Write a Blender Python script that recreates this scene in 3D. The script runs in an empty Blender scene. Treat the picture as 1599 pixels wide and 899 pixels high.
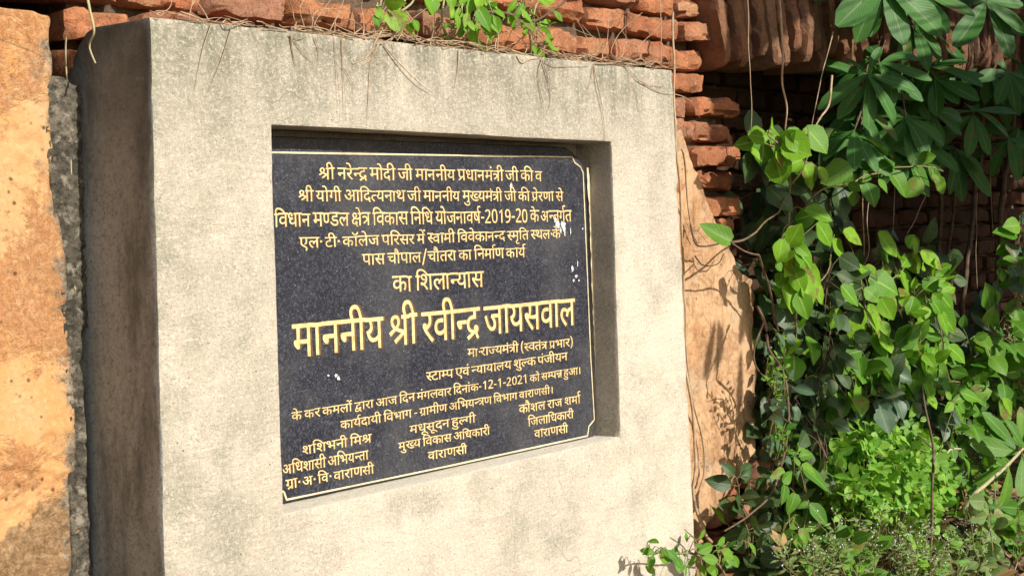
import bpy, bmesh, math, random
from mathutils import Vector, noise

# ------------------------------------------------------------------ camera, light, exposure
scene = bpy.context.scene
col = scene.collection
F_PX = 2374.9
CAM = Vector((-1.5073, -2.002, -0.3487))
YAW, PITCH, ROLL = 0.8744, -0.0419, -0.0313
cf = Vector((math.sin(YAW)*math.cos(PITCH), math.cos(YAW)*math.cos(PITCH), math.sin(PITCH)))
cr0 = Vector((math.cos(YAW), -math.sin(YAW), 0))
cu0 = cr0.cross(cf)
CR = cr0*math.cos(ROLL) + cu0*math.sin(ROLL)
CU = -cr0*math.sin(ROLL) + cu0*math.cos(ROLL)
CF = cf
cam_data = bpy.data.cameras.new("camera")
cam_data.sensor_width = 36
cam_data.lens = F_PX/1599*36
cam_data.clip_start = 0.05
cam_data.clip_end = 500
cam = bpy.data.objects.new("camera", cam_data)
col.objects.link(cam)
from mathutils import Matrix
cam.matrix_world = Matrix(((CR.x, CU.x, -CF.x, CAM.x), (CR.y, CU.y, -CF.y, CAM.y), (CR.z, CU.z, -CF.z, CAM.z), (0, 0, 0, 1)))
scene.camera = cam

SUN_EL, SUN_AZ = math.radians(30), math.radians(3.5)      # azimuth measured from straight out of the wall towards the right
SUN = Vector((math.sin(SUN_AZ)*math.cos(SUN_EL), -math.cos(SUN_AZ)*math.cos(SUN_EL), math.sin(SUN_EL)))
world = bpy.data.worlds.new("World")
scene.world = world
world.use_nodes = True
wn = world.node_tree.nodes
sky = wn.new("ShaderNodeTexSky")
sky.sky_type = 'NISHITA'
sky.sun_disc = False
sky.sun_elevation = SUN_EL
sky.sun_rotation = math.atan2(SUN.x, SUN.y)
sky.air_density = 1.0
sky.dust_density = 2.5
world.node_tree.links.new(sky.outputs[0], wn["Background"].inputs[0])
wn["Background"].inputs[1].default_value = 0.088
sd = bpy.data.lights.new("sun", 'SUN')
sd.energy = 4.5
sd.angle = math.radians(0.5)
sd.color = (1.0, 0.95, 0.86)
so = bpy.data.objects.new("sun", sd)
col.objects.link(so)
so.rotation_euler = (-SUN).to_track_quat('-Z', 'Y').to_euler()
so.location = (2, -6, 5)
scene.view_settings.view_transform = 'Standard'
scene.view_settings.look = 'None'
scene.view_settings.exposure = 0.33
scene.view_settings.gamma = 1

GROUND = -1.85
WALL = 0.22                       # wall face; the monument stands out of it by this much
random.seed(7)
R = random.random
def U(a, b): return a + (b-a)*random.random()
def ray(px, py): return CF + CR*((px-799.5)/F_PX) + CU*((449.5-py)/F_PX)
def at(px, py, Y):
    d = ray(px, py)
    return CAM + d*((Y-CAM.y)/d.y)
def project(P):
    d = P-CAM
    z = d.dot(CF)
    if z <= 0.05: return (-9999, -9999)
    return (799.5+F_PX*d.dot(CR)/z, 449.5-F_PX*d.dot(CU)/z)
def fbm(p, s, o=3):
    v = 0; a = 1; t = 0
    for k in range(o):
        v += a*noise.noise(Vector(p)*s*(2**k)); t += a; a *= .5
    return v/t

# ------------------------------------------------------------------ objects
def tag(o, label=None, cat=None, group=None, kind=None):
    if label: o["label"] = label
    if cat: o["category"] = cat
    if group: o["group"] = group
    if kind: o["kind"] = kind
    return o
def empty(name, loc, label, cat, group=None):
    o = bpy.data.objects.new(name, None)
    o.empty_display_size = .05
    col.objects.link(o)
    o.location = loc
    return tag(o, label, cat, group)
class MB:
    """collects faces with uv and a material slot, links them as one mesh object"""
    def __init__(s): s.v = []; s.f = []; s.uv = []; s.m = []
    def add(s, vs, fs, uvs=None, m=0):
        b = len(s.v)
        s.v += [tuple(p) for p in vs]
        s.uv += uvs if uvs else [(0, 0)]*len(vs)
        s.f += [tuple(i+b for i in f) for f in fs]
        s.m += [m]*len(fs)
    def build(s, name, mats, parent=None, smooth=True):
        me = bpy.data.meshes.new(name)
        org = parent.matrix_basis.translation.copy() if parent else Vector((0, 0, 0))
        if parent and parent.parent: org = org + parent.parent.matrix_basis.translation
        me.from_pydata([(p[0]-org.x, p[1]-org.y, p[2]-org.z) for p in s.v], [], s.f)
        if not isinstance(mats, (list, tuple)): mats = [mats]
        for m in mats: me.materials.append(m)
        me.polygons.foreach_set("material_index", s.m)
        me.polygons.foreach_set("use_smooth", [smooth]*len(s.f))
        ul = me.uv_layers.new(name="uv")
        li = [0]*len(me.loops)
        me.loops.foreach_get("vertex_index", li)
        flat = []
        for i in li: flat += s.uv[i]
        ul.data.foreach_set("uv", flat)
        me.update()
        o = bpy.data.objects.new(name, me)
        col.objects.link(o)
        if parent: o.parent = parent
        return o
    def tube(s, pts, r0, r1=None, n=5, m=0):
        r1 = r0 if r1 is None else r1
        pts = [Vector(p) for p in pts]
        N = len(pts)
        if N < 2: return
        vs = []; fs = []; uv = []
        ref = Vector((0.31, 0.2, 0.93))
        for i, p in enumerate(pts):
            t = (pts[min(i+1, N-1)]-pts[max(i-1, 0)])
            t = t.normalized() if t.length > 1e-9 else Vector((0, 0, 1))
            a = t.cross(ref)
            if a.length < .1: a = t.cross(Vector((1, 0, 0)))
            a.normalize(); b = t.cross(a)
            r = r0+(r1-r0)*i/(N-1)
            for k in range(n):
                w = 2*math.pi*k/n
                vs.append(p+a*(r*math.cos(w))+b*(r*math.sin(w))); uv.append((k/n, i*.3))
        for i in range(N-1):
            for k in range(n):
                k2 = (k+1) % n
                fs.append((i*n+k, i*n+k2, (i+1)*n+k2, (i+1)*n+k))
        fs.append(tuple(range(n-1, -1, -1))); fs.append(tuple((N-1)*n+k for k in range(n)))
        s.add(vs, fs, uv, m)

def spline(P, n=6):
    """Catmull-Rom through the points"""
    P = [Vector(p) for p in P]
    if len(P) < 3:
        return [P[0].lerp(P[-1], i/n) for i in range(n+1)]
    Q = [P[0]*2-P[1]]+P+[P[-1]*2-P[-2]]
    out = []
    for i in range(1, len(Q)-2):
        a, b, c, d = Q[i-1:i+3]
        for k in range(n):
            t = k/n
            out.append(.5*((2*b)+(c-a)*t+(2*a-5*b+4*c-d)*t*t+(3*b-a-3*c+d)*t**3))
    out.append(P[-1])
    return out

# ------------------------------------------------------------------ materials
class NT:
    def __init__(s, name):
        s.mat = bpy.data.materials.new(name)
        s.mat.use_nodes = True
        s.t = s.mat.node_tree
        s.n = s.t.nodes
        s.b = s.n["Principled BSDF"]
        s.out = s.n["Material Output"]
    def N(s, ty, **k):
        nd = s.n.new(ty)
        for a, v in k.items(): setattr(nd, a, v)
        return nd
    def L(s, a, b): s.t.links.new(a, b)
    def coord(s, which="Object"):
        return s.N("ShaderNodeTexCoord").outputs[which]
    def geo(s, which): return s.N("ShaderNodeNewGeometry").outputs[which]
    def noise(s, sc, det=4, rough=.55, vec=None, dist=0, stretch=None):
        nd = s.N("ShaderNodeTexNoise")
        nd.inputs["Scale"].default_value = sc; nd.inputs["Detail"].default_value = det
        nd.inputs["Roughness"].default_value = rough; nd.inputs["Distortion"].default_value = dist
        v = vec or s.coord()
        if stretch:
            mp = s.N("ShaderNodeMapping"); mp.inputs["Scale"].default_value = stretch
            s.L(v, mp.inputs[0]); v = mp.outputs[0]
        s.L(v, nd.inputs["Vector"])
        return nd.outputs["Fac"]
    def vor(s, sc, vec=None, feature='F1'):
        nd = s.N("ShaderNodeTexVoronoi", feature=feature)
        nd.inputs["Scale"].default_value = sc
        s.L(vec or s.coord(), nd.inputs["Vector"])
        return nd.outputs["Distance"]
    def ramp(s, fac, *stops):
        nd = s.N("ShaderNodeValToRGB")
        e = nd.color_ramp.elements
        while len(e) < len(stops): e.new(.5)
        for el, (p, c) in zip(e, stops):
            el.position = p
            el.color = (c, c, c, 1) if isinstance(c, (int, float)) else (*c, 1)
        s.L(fac, nd.inputs[0])
        return nd.outputs[0]
    def mix(s, fac, a, b, mode='MIX'):
        nd = s.N("ShaderNodeMix", data_type='RGBA', blend_type=mode)
        for sock, v in ((nd.inputs[0], fac), (nd.inputs[6], a), (nd.inputs[7], b)):
            if isinstance(v, (int, float)): sock.default_value = v
            elif isinstance(v, tuple): sock.default_value = (*v, 1)
            else: s.L(v, sock)
        return nd.outputs[2]
    def math(s, op, a, b=0.5, clamp=False):
        nd = s.N("ShaderNodeMath", operation=op, use_clamp=clamp)
        for sock, v in ((nd.inputs[0], a), (nd.inputs[1], b)):
            if isinstance(v, (int, float)): sock.default_value = v
            else: s.L(v, sock)
        return nd.outputs[0]
    def bump(s, h, strength=.5, dist=.01, prev=None):
        nd = s.N("ShaderNodeBump")
        nd.inputs["Strength"].default_value = strength; nd.inputs["Distance"].default_value = dist
        s.L(h, nd.inputs["Height"])
        if prev: s.L(prev, nd.inputs["Normal"])
        return nd.outputs[0]
    def fin(s, colr, rough=.9, normal=None, spec=.3):
        if isinstance(colr, tuple): s.b.inputs["Base Color"].default_value = (*colr, 1)
        else: s.L(colr, s.b.inputs["Base Color"])
        if isinstance(rough, (int, float)): s.b.inputs["Roughness"].default_value = rough
        else: s.L(rough, s.b.inputs["Roughness"])
        s.b.inputs["Specular IOR Level"].default_value = spec
        if normal: s.L(normal, s.b.inputs["Normal"])
        return s.mat

def sepz(t, axis="Z"):
    nd = t.N("ShaderNodeSeparateXYZ"); t.L(t.coord(), nd.inputs[0]); return nd.outputs[axis]

def mat_concrete():
    t = NT("cement_render")
    z = sepz(t); x = sepz(t, "X")
    big = t.noise(2.6, 6, .65)
    c = t.mix(t.ramp(big, (.36, 0.), (.60, 1.)), (.495, .435, .355), (.68, .60, .485))
    warm = t.noise(2.4, 5, .6, stretch=(1, 1, .7))
    low = t.math('MULTIPLY_ADD', z, -1.1, True); low.node.inputs[2].default_value = .05
    c = t.mix(t.math('MULTIPLY', t.ramp(warm, (.40, 0.), (.66, 1.)), low), c, (.68, .58, .46))
    grey = t.noise(5.5, 7, .7)
    c = t.mix(t.ramp(grey, (.47, 0.), (.62, .65)), c, (.33, .315, .245))
    # trowel drag and smears
    tr = t.noise(9, 5, .7, stretch=(.5, 1, 1.6), dist=.6)
    c = t.mix(t.ramp(tr, (.55, 0.), (.70, .35)), c, (.72, .67, .57))
    # rain streaks and the mildewed top edge
    st = t.noise(11, 6, .7, stretch=(1, 1, .10))
    topb = t.math('MULTIPLY_ADD', z, 4.2); topb.node.inputs[2].default_value = 1.0
    tb = t.math('MAXIMUM', topb, 0.)
    stf = t.math('MULTIPLY', t.ramp(st, (.36, 0.), (.62, 1.)), tb, True)
    c = t.mix(t.math('MULTIPLY', stf, .92), c, (.17, .165, .12))
    blot = t.noise(13, 7, .75)
    bf = t.math('MULTIPLY', t.ramp(blot, (.45, 0.), (.60, 1.)), t.math('MULTIPLY', t.math('POWER', tb, 1.5), t.ramp(x, (.0, 1.), (1., .45))), True)
    c = t.mix(t.math('MULTIPLY', bf, .85), c, (.12, .12, .075))
    left = t.math('MULTIPLY_ADD', x, -2.6); left.node.inputs[2].default_value = 1.0
    lf = t.math('MULTIPLY', t.math('MAXIMUM', left, 0.), t.ramp(t.noise(4.5, 7, .7), (.40, 0.), (.58, .85)), True)
    c = t.mix(lf, c, (.30, .29, .21))
    # weathered end face: grey painted cooler against bounce light; black algae runs from top
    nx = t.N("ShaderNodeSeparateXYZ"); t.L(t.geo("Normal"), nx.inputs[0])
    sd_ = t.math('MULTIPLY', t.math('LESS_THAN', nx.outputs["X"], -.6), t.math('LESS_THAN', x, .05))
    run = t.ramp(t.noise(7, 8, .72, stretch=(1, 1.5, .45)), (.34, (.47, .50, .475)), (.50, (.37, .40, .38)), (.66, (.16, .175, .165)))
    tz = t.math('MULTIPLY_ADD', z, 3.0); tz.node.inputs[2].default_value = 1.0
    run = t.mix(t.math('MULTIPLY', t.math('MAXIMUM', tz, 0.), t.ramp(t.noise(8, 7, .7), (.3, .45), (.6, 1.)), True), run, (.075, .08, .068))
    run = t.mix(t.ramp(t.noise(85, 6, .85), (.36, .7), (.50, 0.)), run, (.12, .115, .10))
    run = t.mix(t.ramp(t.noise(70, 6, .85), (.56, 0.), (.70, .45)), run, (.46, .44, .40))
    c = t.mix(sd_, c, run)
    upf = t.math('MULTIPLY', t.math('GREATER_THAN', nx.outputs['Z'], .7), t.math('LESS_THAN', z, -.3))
    c = t.mix(upf, c, (.78, .72, .60))  # up-facing sill painted paler to look sunlit
    g1 = t.noise(210, 4, .85)
    g2 = t.noise(120, 6, .85)
    c = t.mix(t.ramp(g1, (.38, .52), (.48, 0.)), c, (.17, .155, .11))
    c = t.mix(t.math('MULTIPLY', t.ramp(g2, (.50, 0.), (.64, .6)), t.math('SUBTRACT', 1., sd_)), c, (.82, .77, .64))
    pit = t.vor(48)
    c = t.mix(t.math('MULTIPLY', t.ramp(pit, (.05, .85), (.11, 0.)), t.math('GREATER_THAN', t.noise(10, 2), .57)), c, (.09, .08, .06))
    # hairline cracks
    wv = t.N("ShaderNodeVectorMath", operation='ADD')
    nz = t.N("ShaderNodeTexNoise"); nz.inputs["Scale"].default_value = 7; t.L(t.coord(), nz.inputs["Vector"])
    sc_ = t.N("ShaderNodeVectorMath", operation='SCALE'); sc_.inputs[3].default_value = .25; t.L(nz.outputs["Color"], sc_.inputs[0])
    t.L(t.coord(), wv.inputs[0]); t.L(sc_.outputs[0], wv.inputs[1])
    cr = t.vor(2.3, wv.outputs[0], 'DISTANCE_TO_EDGE')
    crm = t.math('MULTIPLY', t.ramp(cr, (.001, 1.), (.003, 0.)), t.ramp(t.noise(3.3, 3), (.54, 0.), (.62, .5)))
    c = t.mix(crm, c, (.2, .18, .14))
    h = t.math('ADD', t.math('MULTIPLY', g1, .7), g2)
    nrm = t.bump(h, .75, .0045)
    nrm = t.bump(t.math('ADD', t.noise(14, 6, .65), t.math('MULTIPLY', tr, .8)), .35, .018, nrm)
    nrm = t.bump(crm, .5, -.004, nrm)
    return t.fin(c, .93, nrm, .2)

def mat_granite():
    t = NT("black_granite")
    n1 = t.noise(300, 5, .85)
    n2 = t.noise(130, 5, .8)
    n3 = t.noise(6, 4, .6)
    c = t.ramp(n1, (.40, (.005, .005, .009)), (.55, (.020, .022, .034)), (.69, (.20, .21, .25)))
    c = t.mix(t.ramp(n2, (.52, 0.), (.72, .6)), c, (.11, .115, .14))
    c = t.mix(t.ramp(n3, (.46, 0.), (.72, .30)), c, (.13, .125, .12))
    fl = t.vor(60)
    c = t.mix(t.ramp(fl, (.05, .65), (.09, 0.)), c, (.30, .30, .31))
    r = t.ramp(n3, (.3, .38), (.7, .6))
    return t.fin(c, r, t.bump(n2, .08, .002), .45)

def mat_paint(name, a, b, rough=.6):
    t = NT(name)
    c = t.mix(t.ramp(t.noise(60, 4, .7), (.42, 0.), (.66, 1.)), a, b)
    return t.fin(c, rough, t.bump(t.noise(300, 2), .2, .001), .3)

def mat_brick(name, dark=1.0):
    t = NT(name)
    rnd = t.geo("Random Per Island")
    c = t.ramp(rnd, (0., (.34, .13, .075)), (.22, (.50, .185, .085)), (.5, (.58, .25, .115)), (.75, (.50, .22, .125)), (.9, (.40, .21, .135)), (1., (.62, .32, .16)))
    v = t.noise(18, 6, .65)
    c = t.mix(t.ramp(v, (.42, 0.), (.70, .75)), c, (.14, .065, .038))
    c = t.mix(t.ramp(t.noise(9, 5, .7), (.52, 0.), (.72, .7)), c, (.50, .26, .13))
    c = t.mix(t.ramp(t.noise(55, 5, .75), (.60, 0.), (.74, .7)), c, (.58, .48, .36))
    f = t.noise(130, 6, .85)
    c = t.mix(t.ramp(f, (.36, .8), (.47, 0.)), c, (.10, .045, .026))
    c = t.mix(t.ramp(t.noise(100, 6, .85), (.55, 0.), (.68, .5)), c, (.72, .46, .28))
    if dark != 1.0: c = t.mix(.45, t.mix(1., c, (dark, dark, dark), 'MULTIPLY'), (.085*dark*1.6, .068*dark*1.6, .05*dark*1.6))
    nrm = t.bump(f, .6, .006)
    nrm = t.bump(t.noise(32, 6, .75), .7, .02, nrm)
    return t.fin(c, .95, nrm, .15)

def mat_mortar():
    t = NT("lime_mortar")
    v = t.noise(12, 6, .7)
    c = t.ramp(v, (.3, (.06, .045, .032)), (.55, (.15, .105, .07)), (.75, (.27, .20, .13)))
    f = t.noise(110, 4, .7)
    c = t.mix(t.ramp(f, (.36, .6), (.5, 0.)), c, (.05, .038, .028))
    return t.fin(c, .97, t.bump(f, .8, .008), .1)

def mat_mossy():
    t = NT("mossy_cement")
    v = t.noise(16, 6, .7)
    f = t.noise(90, 5, .75)
    c = t.ramp(v, (.34, (.07, .063, .05)), (.52, (.16, .14, .105)), (.68, (.28, .24, .18)))
    c = t.mix(t.ramp(f, (.38, .8), (.50, 0.)), c, (.045, .042, .034))
    c = t.mix(t.ramp(t.noise(45, 3), (.55, 0.), (.66, .7)), c, (.42, .38, .30))
    return t.fin(c, .97, t.bump(f, 1., .012), .1)

def mat_plaster(name, a, b, left):
    t = NT(name)
    # object space of the wall: its foot is the origin
    z = t.math('SUBTRACT', sepz(t), -GROUND)
    x = t.math('ADD', sepz(t, "X"), 2.0)
    v = t.noise(5, 6, .7)
    c = t.mix(t.ramp(v, (.38, 0.), (.62, 1.)), a, b)
    pale = t.noise(7, 6, .7, stretch=(1, 1, .5))
    c = t.mix(t.ramp(pale, (.52, 0.), (.66, .75)), c, (.74, .49, .26))
    grain = t.noise(85, 8, .88)
    # coarse red grit where the skim coat has worn off
    red = t.noise(5.2, 8, .78, dist=.5)
    rm = t.ramp(red, (.49, 0.), (.56, 1.))
    grit = t.ramp(t.noise(70, 8, .9), (.36, (.22, .085, .035)), (.48, (.48, .19, .07)), (.60, (.70, .40, .19)))
    c = t.mix(t.math('MULTIPLY', rm, .75 if left else .45), c, grit)
    c = t.mix(t.ramp(grain, (.33, .7), (.43, 0.)), c, (.30, .14, .06))
    c = t.mix(t.ramp(t.noise(120, 7, .88), (.53, 0.), (.63, .6)), c, (.80, .60, .40))
    pits = t.vor(42)
    c = t.mix(t.math('MULTIPLY', t.ramp(pits, (.10, .9), (.20, 0.)), t.ramp(t.noise(9, 4), (.47, 0.), (.56, 1.))), c, (.15, .07, .035))
    h = t.math('ADD', grain, t.math('MULTIPLY', t.math('MULTIPLY', rm, t.noise(70, 8, .9)), 1.3))
    if left:
        lz = t.math('ADD', z, t.math('MULTIPLY', t.noise(8, 6, .75), .22))
        lz = t.math('ADD', lz, t.math('MULTIPLY', x, -.35))
        lo = t.ramp(t.math('ADD', lz, 1.0), (.335, .95), (.352, 0.))
        c = t.mix(lo, c, t.ramp(grain, (.34, (.12, .07, .035)), (.50, (.32, .20, .10)), (.64, (.58, .40, .24))))
        # cement splashed over the plaster's edge
        ex = t.math('ADD', t.math('MULTIPLY', t.math('ADD', x, .085), 14.), t.math('MULTIPLY', t.math('SUBTRACT', t.noise(14, 7, .75), .5), 3.4))
        gm = t.ramp(ex, (.30, 0.), (.62, .9))
        c = t.mix(gm, c, t.ramp(grain, (.36, (.05, .045, .035)), (.50, (.22, .19, .145)), (.66, (.50, .45, .36))))
    else:
        c = t.mix(t.ramp(t.noise(26, 7, .85, stretch=(1, 1, .28)), (.52, 0.), (.60, .75)), c, (.30, .17, .09))
        c = t.mix(t.ramp(t.noise(7, 6, .75), (.53, 0.), (.64, .45)), c, (.46, .37, .26))
    crk = t.vor(5.5, None, 'DISTANCE_TO_EDGE')
    c = t.mix(t.math('MULTIPLY', t.ramp(crk, (.004, .7), (.012, 0.)), t.ramp(t.noise(4, 3), (.52, 0.), (.6, 1.))), c, (.22, .12, .06))
    nrm = t.bump(h, .75, .007)
    return t.fin(c, .96, nrm, .12)

def mat_leaf(name, c0, c1, vein, trans=.35, rough=.42, veins=7.0, gloss=.4):
    t = NT(name)
    rnd = t.geo("Random Per Island")
    c = t.mix(rnd, c0, c1)
    uv = t.coord("UV")
    sx = t.N("ShaderNodeSeparateXYZ"); t.L(uv, sx.inputs[0])
    d = t.math('ABSOLUTE', t.math('SUBTRACT', sx.outputs["X"], .5))
    mid = t.ramp(d, (.018, 1.), (.05, 0.))
    # side veins run obliquely away from the midrib
    ph = t.math('SUBTRACT', t.math('MULTIPLY', sx.outputs["Y"], veins), t.math('MULTIPLY', d, veins*.75))
    fr = t.math('ABSOLUTE', t.math('SUBTRACT', t.math('FRACT', ph), .5))
    sv = t.ramp(fr, (.03, .55), (.10, 0.))
    vm = t.math('MAXIMUM', mid, t.math('MULTIPLY', sv, .42))
    n = t.noise(40, 3, .6)
    c = t.mix(t.ramp(n, (.4, 0.), (.7, .35)), c, tuple(x*.6 for x in c0))
    c = t.mix(vm, c, vein)
    # a few blemished leaves
    bl = t.math('MULTIPLY', t.math('GREATER_THAN', rnd, .86), t.ramp(t.noise(30, 5), (.52, 0.), (.6, .8)))
    c = t.mix(bl, c, (.20, .13, .05))
    nrm = t.bump(t.math('ADD', t.math('MULTIPLY', vm, -.5), t.math('MULTIPLY', fr, .5)), .25, .003)
    t.fin(c, rough, nrm, gloss)
    tr = t.N("ShaderNodeBsdfTranslucent")
    t.L(t.mix(1., c, (1.35, 1.5, .6), 'MULTIPLY'), tr.inputs[0])
    mx = t.N("ShaderNodeMixShader"); mx.inputs[0].default_value = trans
    t.L(t.b.outputs[0], mx.inputs[1]); t.L(tr.outputs[0], mx.inputs[2])
    t.L(mx.outputs[0], t.out.inputs[0])
    return t.mat

def mat_bark(name, a, b):
    t = NT(name)
    c = t.mix(t.ramp(t.noise(40, 4, .7), (.38, 0.), (.64, 1.)), a, b)
    return t.fin(c, .9, t.bump(t.noise(120, 3, .7), .5, .003), .15)

def mat_soil():
    t = NT("soil")
    v = t.noise(3, 8, .7)
    c = t.ramp(v, (.3, (.13, .10, .07)), (.55, (.25, .20, .145)), (.75, (.37, .31, .235)))
    f = t.noise(50, 5, .75)
    return t.fin(c, .98, t.bump(f, 1., .03), .1)

CONC = mat_concrete()
GRAN = mat_granite()
GOLD = mat_paint("yellow_paint", (.76, .59, .29), (.50, .36, .14))
GROOVE_SHADE = mat_paint("painted_groove_shade", (.16, .085, .03), (.09, .05, .022), .8)  # brown offset copy of the letters, painting shade on the groove walls
CREAM = mat_paint("cream_paint", (.80, .68, .44), (.62, .50, .30))
LINE = mat_paint("dull_line_paint", (.72, .62, .40), (.50, .42, .26))
WHITE = mat_paint("white_splash", (.66, .66, .65), (.36, .36, .37))
BRICK = mat_brick("old_brick")
BRICK_SHADE = mat_brick("shaded_brick", .28)  # brick darkened in its colour to stand for the niche shade
BRICKA = mat_brick("weathered_dimmed_brick", .85)  # weathered brown, with the arch's dimness mixed into the colour
MORTAR = mat_mortar()
MOSSY = mat_mossy()
PLASL = mat_plaster("orange_plaster", (.72, .375, .145), (.70, .42, .195), True)
PLASR = mat_plaster("sandy_plaster", (.64, .41, .24), (.58, .345, .185), False)
SOIL = mat_soil()
ROOT = mat_bark("dry_root", (.34, .23, .14), (.50, .38, .25))
ROOTD = mat_bark("dark_root", (.09, .06, .04), (.16, .11, .075))
STEM = mat_bark("green_stem", (.16, .17, .06), (.26, .22, .11))
BARK = mat_bark("brown_bark", (.11, .075, .05), (.19, .135, .09))
PALEST = mat_bark("pale_stem", (.38, .36, .20), (.48, .42, .26))
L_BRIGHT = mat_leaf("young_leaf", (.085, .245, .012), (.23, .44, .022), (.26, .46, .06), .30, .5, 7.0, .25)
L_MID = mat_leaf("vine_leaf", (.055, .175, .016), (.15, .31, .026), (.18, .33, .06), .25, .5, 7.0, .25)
L_DARK = mat_leaf("shaded_leaf", (.030, .066, .018), (.062, .115, .032), (.085, .135, .05), .15, .48, 7.0, .35)  # dark colour partly stands in for shade among the vines
L_GREY = mat_leaf("grey_leaf", (.05, .105, .055), (.085, .15, .075), (.13, .19, .11), .15, .45)
L_WHORL = mat_leaf("whorl_leaf", (.042, .15, .026), (.08, .22, .04), (.16, .25, .09), .18, .48, 14.0, .25)
L_LIME = mat_leaf("bush_leaf", (.10, .28, .02), (.27, .48, .05), (.22, .42, .09), .25, .5)
L_PALE = mat_leaf("weed_leaf", (.13, .22, .06), (.22, .30, .09), (.26, .34, .14), .25, .6)
L_DRY = mat_leaf("dried_leaf", (.34, .20, .09), (.44, .28, .13), (.30, .17, .08), .15, .8)

# ------------------------------------------------------------------ ground
def sst(t):
    t = max(0, min(1, t)); return t*t*(3-2*t)
g = MB()
gx = [-60, -20, -8, -4] + [-3+.2*i for i in range(46)] + [8, 12, 25, 60]
gy = [-60, -20, -8, -4] + [-2+.2*i for i in range(15)] + [2, 6, 20, 60]
vs = [(x, y, GROUND+.05*fbm((x, y, 0), .9)*(1 if abs(x) < 9 and abs(y) < 5 else 0)+.45*sst((x-1.9)/.6)*sst((y+.6)/.8)*(1 if x < 7 and y < 2 else 0)) for y in gy for x in gx]
nx = len(gx)
g.add(vs, [(j*nx+i, j*nx+i+1, (j+1)*nx+i+1, (j+1)*nx+i) for j in range(len(gy)-1) for i in range(nx-1)])
tag(g.build("ground", SOIL), kind="structure")

# ------------------------------------------------------------------ the cement monument
def lerp(a, b, t): return a+(b-a)*t
def pw(z, ks):
    for (a, va), (b, vb) in zip(ks, ks[1:]):
        if z >= b or (b, vb) == ks[-1]:
            return lerp(va, vb, (z-a)/(b-a))
def warp(x, z):
    """the hand-laid faces are not quite square"""
    t = (x-.2515)/.9985
    zt = lerp(-.1648, -.1735, t); zb = lerp(-.8411, -.8351, t)
    z2 = pw(z, [(.05, .05), (0, 0), (-.168, zt), (-.838, zb), (-1.9, -1.9)])
    xl = lerp(.008, -.009, min(1, -z/.9)); xa = lerp(.2541, .2483, (-z-.168)/.67); xb = lerp(1.2488, 1.251, (-z-.168)/.67)
    xr = lerp(1.4995, 1.5415, -z/1.13)
    if x <= .2515: x2 = lerp(xl, xa, x/.2515)
    elif x <= 1.25: x2 = lerp(xa, xb, (x-.2515)/.9985)
    else: x2 = lerp(xb, xr, (x-1.25)/.25)
    return x2, z2
def seg(a, b, d):
    n = max(1, round(abs(b-a)/d)); return [a+(b-a)*i/n for i in range(n)]
bm = bmesh.new()
xs = seg(0, .2515, .022)+seg(.2515, 1.25, .022)+seg(1.25, 1.5, .022)+[1.5]
zs = seg(0, -.168, .022)+seg(-.168, -.838, .022)+seg(-.838, -1.9, .03)+[-1.9]
V = {}
def vert(x, y, z):
    k = (round(x, 4), round(y, 4), round(z, 4))
    if k not in V: V[k] = bm.verts.new((x, y, z))
    return V[k]
def quad(*p):
    bm.faces.new([vert(*q) for q in p])
for i in range(len(xs)-1):
    for j in range(len(zs)-1):
        x0, x1, z0, z1 = xs[i], xs[i+1], zs[j], zs[j+1]
        cx, cz = (x0+x1)/2, (z0+z1)/2
        if .2515 < cx < 1.25 and -.838 < cz < -.168: continue
        quad((x0, 0, z0), (x0, 0, z1), (x1, 0, z1), (x1, 0, z0))
ys = seg(0, WALL+.02, .022)+[WALL+.02]
for k in range(len(ys)-1):
    y0, y1 = ys[k], ys[k+1]
    for j in range(len(zs)-1):
        quad((0, y0, zs[j]), (0, y1, zs[j]), (0, y1, zs[j+1]), (0, y0, zs[j+1]))
        quad((1.5, y0, zs[j]), (1.5, y0, zs[j+1]), (1.5, y1, zs[j+1]), (1.5, y1, zs[j]))
    for i in range(len(xs)-1):
        quad((xs[i], y0, 0), (xs[i+1], y0, 0), (xs[i+1], y1, 0), (xs[i], y1, 0))
rx = [x for x in xs if .2514 <= x <= 1.2501]; rz = [z for z in zs if -.8381 <= z <= -.1679]
yr = seg(0, .10, .02)+[.10]
for k in range(len(yr)-1):
    y0, y1 = yr[k], yr[k+1]
    for j in range(len(rz)-1):
        quad((rx[0], y0, rz[j]), (rx[0], y0, rz[j+1]), (rx[0], y1, rz[j+1]), (rx[0], y1, rz[j]))
        quad((rx[-1], y0, rz[j]), (rx[-1], y1, rz[j]), (rx[-1], y1, rz[j+1]), (rx[-1], y0, rz[j+1]))
    for i in range(len(rx)-1):
        quad((rx[i], y0, rz[0]), (rx[i], y1, rz[0]), (rx[i+1], y1, rz[0]), (rx[i+1], y0, rz[0]))
        quad((rx[i], y0, rz[-1]), (rx[i+1], y0, rz[-1]), (rx[i+1], y1, rz[-1]), (rx[i], y1, rz[-1]))
for i in range(len(rx)-1):
    for j in range(len(rz)-1):
        quad((rx[i], .10, rz[j]), (rx[i], .10, rz[j+1]), (rx[i+1], .10, rz[j+1]), (rx[i+1], .10, rz[j]))
bm.normal_update()
sharp = [e for e in bm.edges if len(e.link_faces) == 2 and e.calc_face_angle(0) > 1 and abs(e.verts[0].co.y-.10) > .001]
bmesh.ops.bevel(bm, geom=sharp, offset=.0045, segments=2, profile=.6, affect='EDGES')
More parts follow.
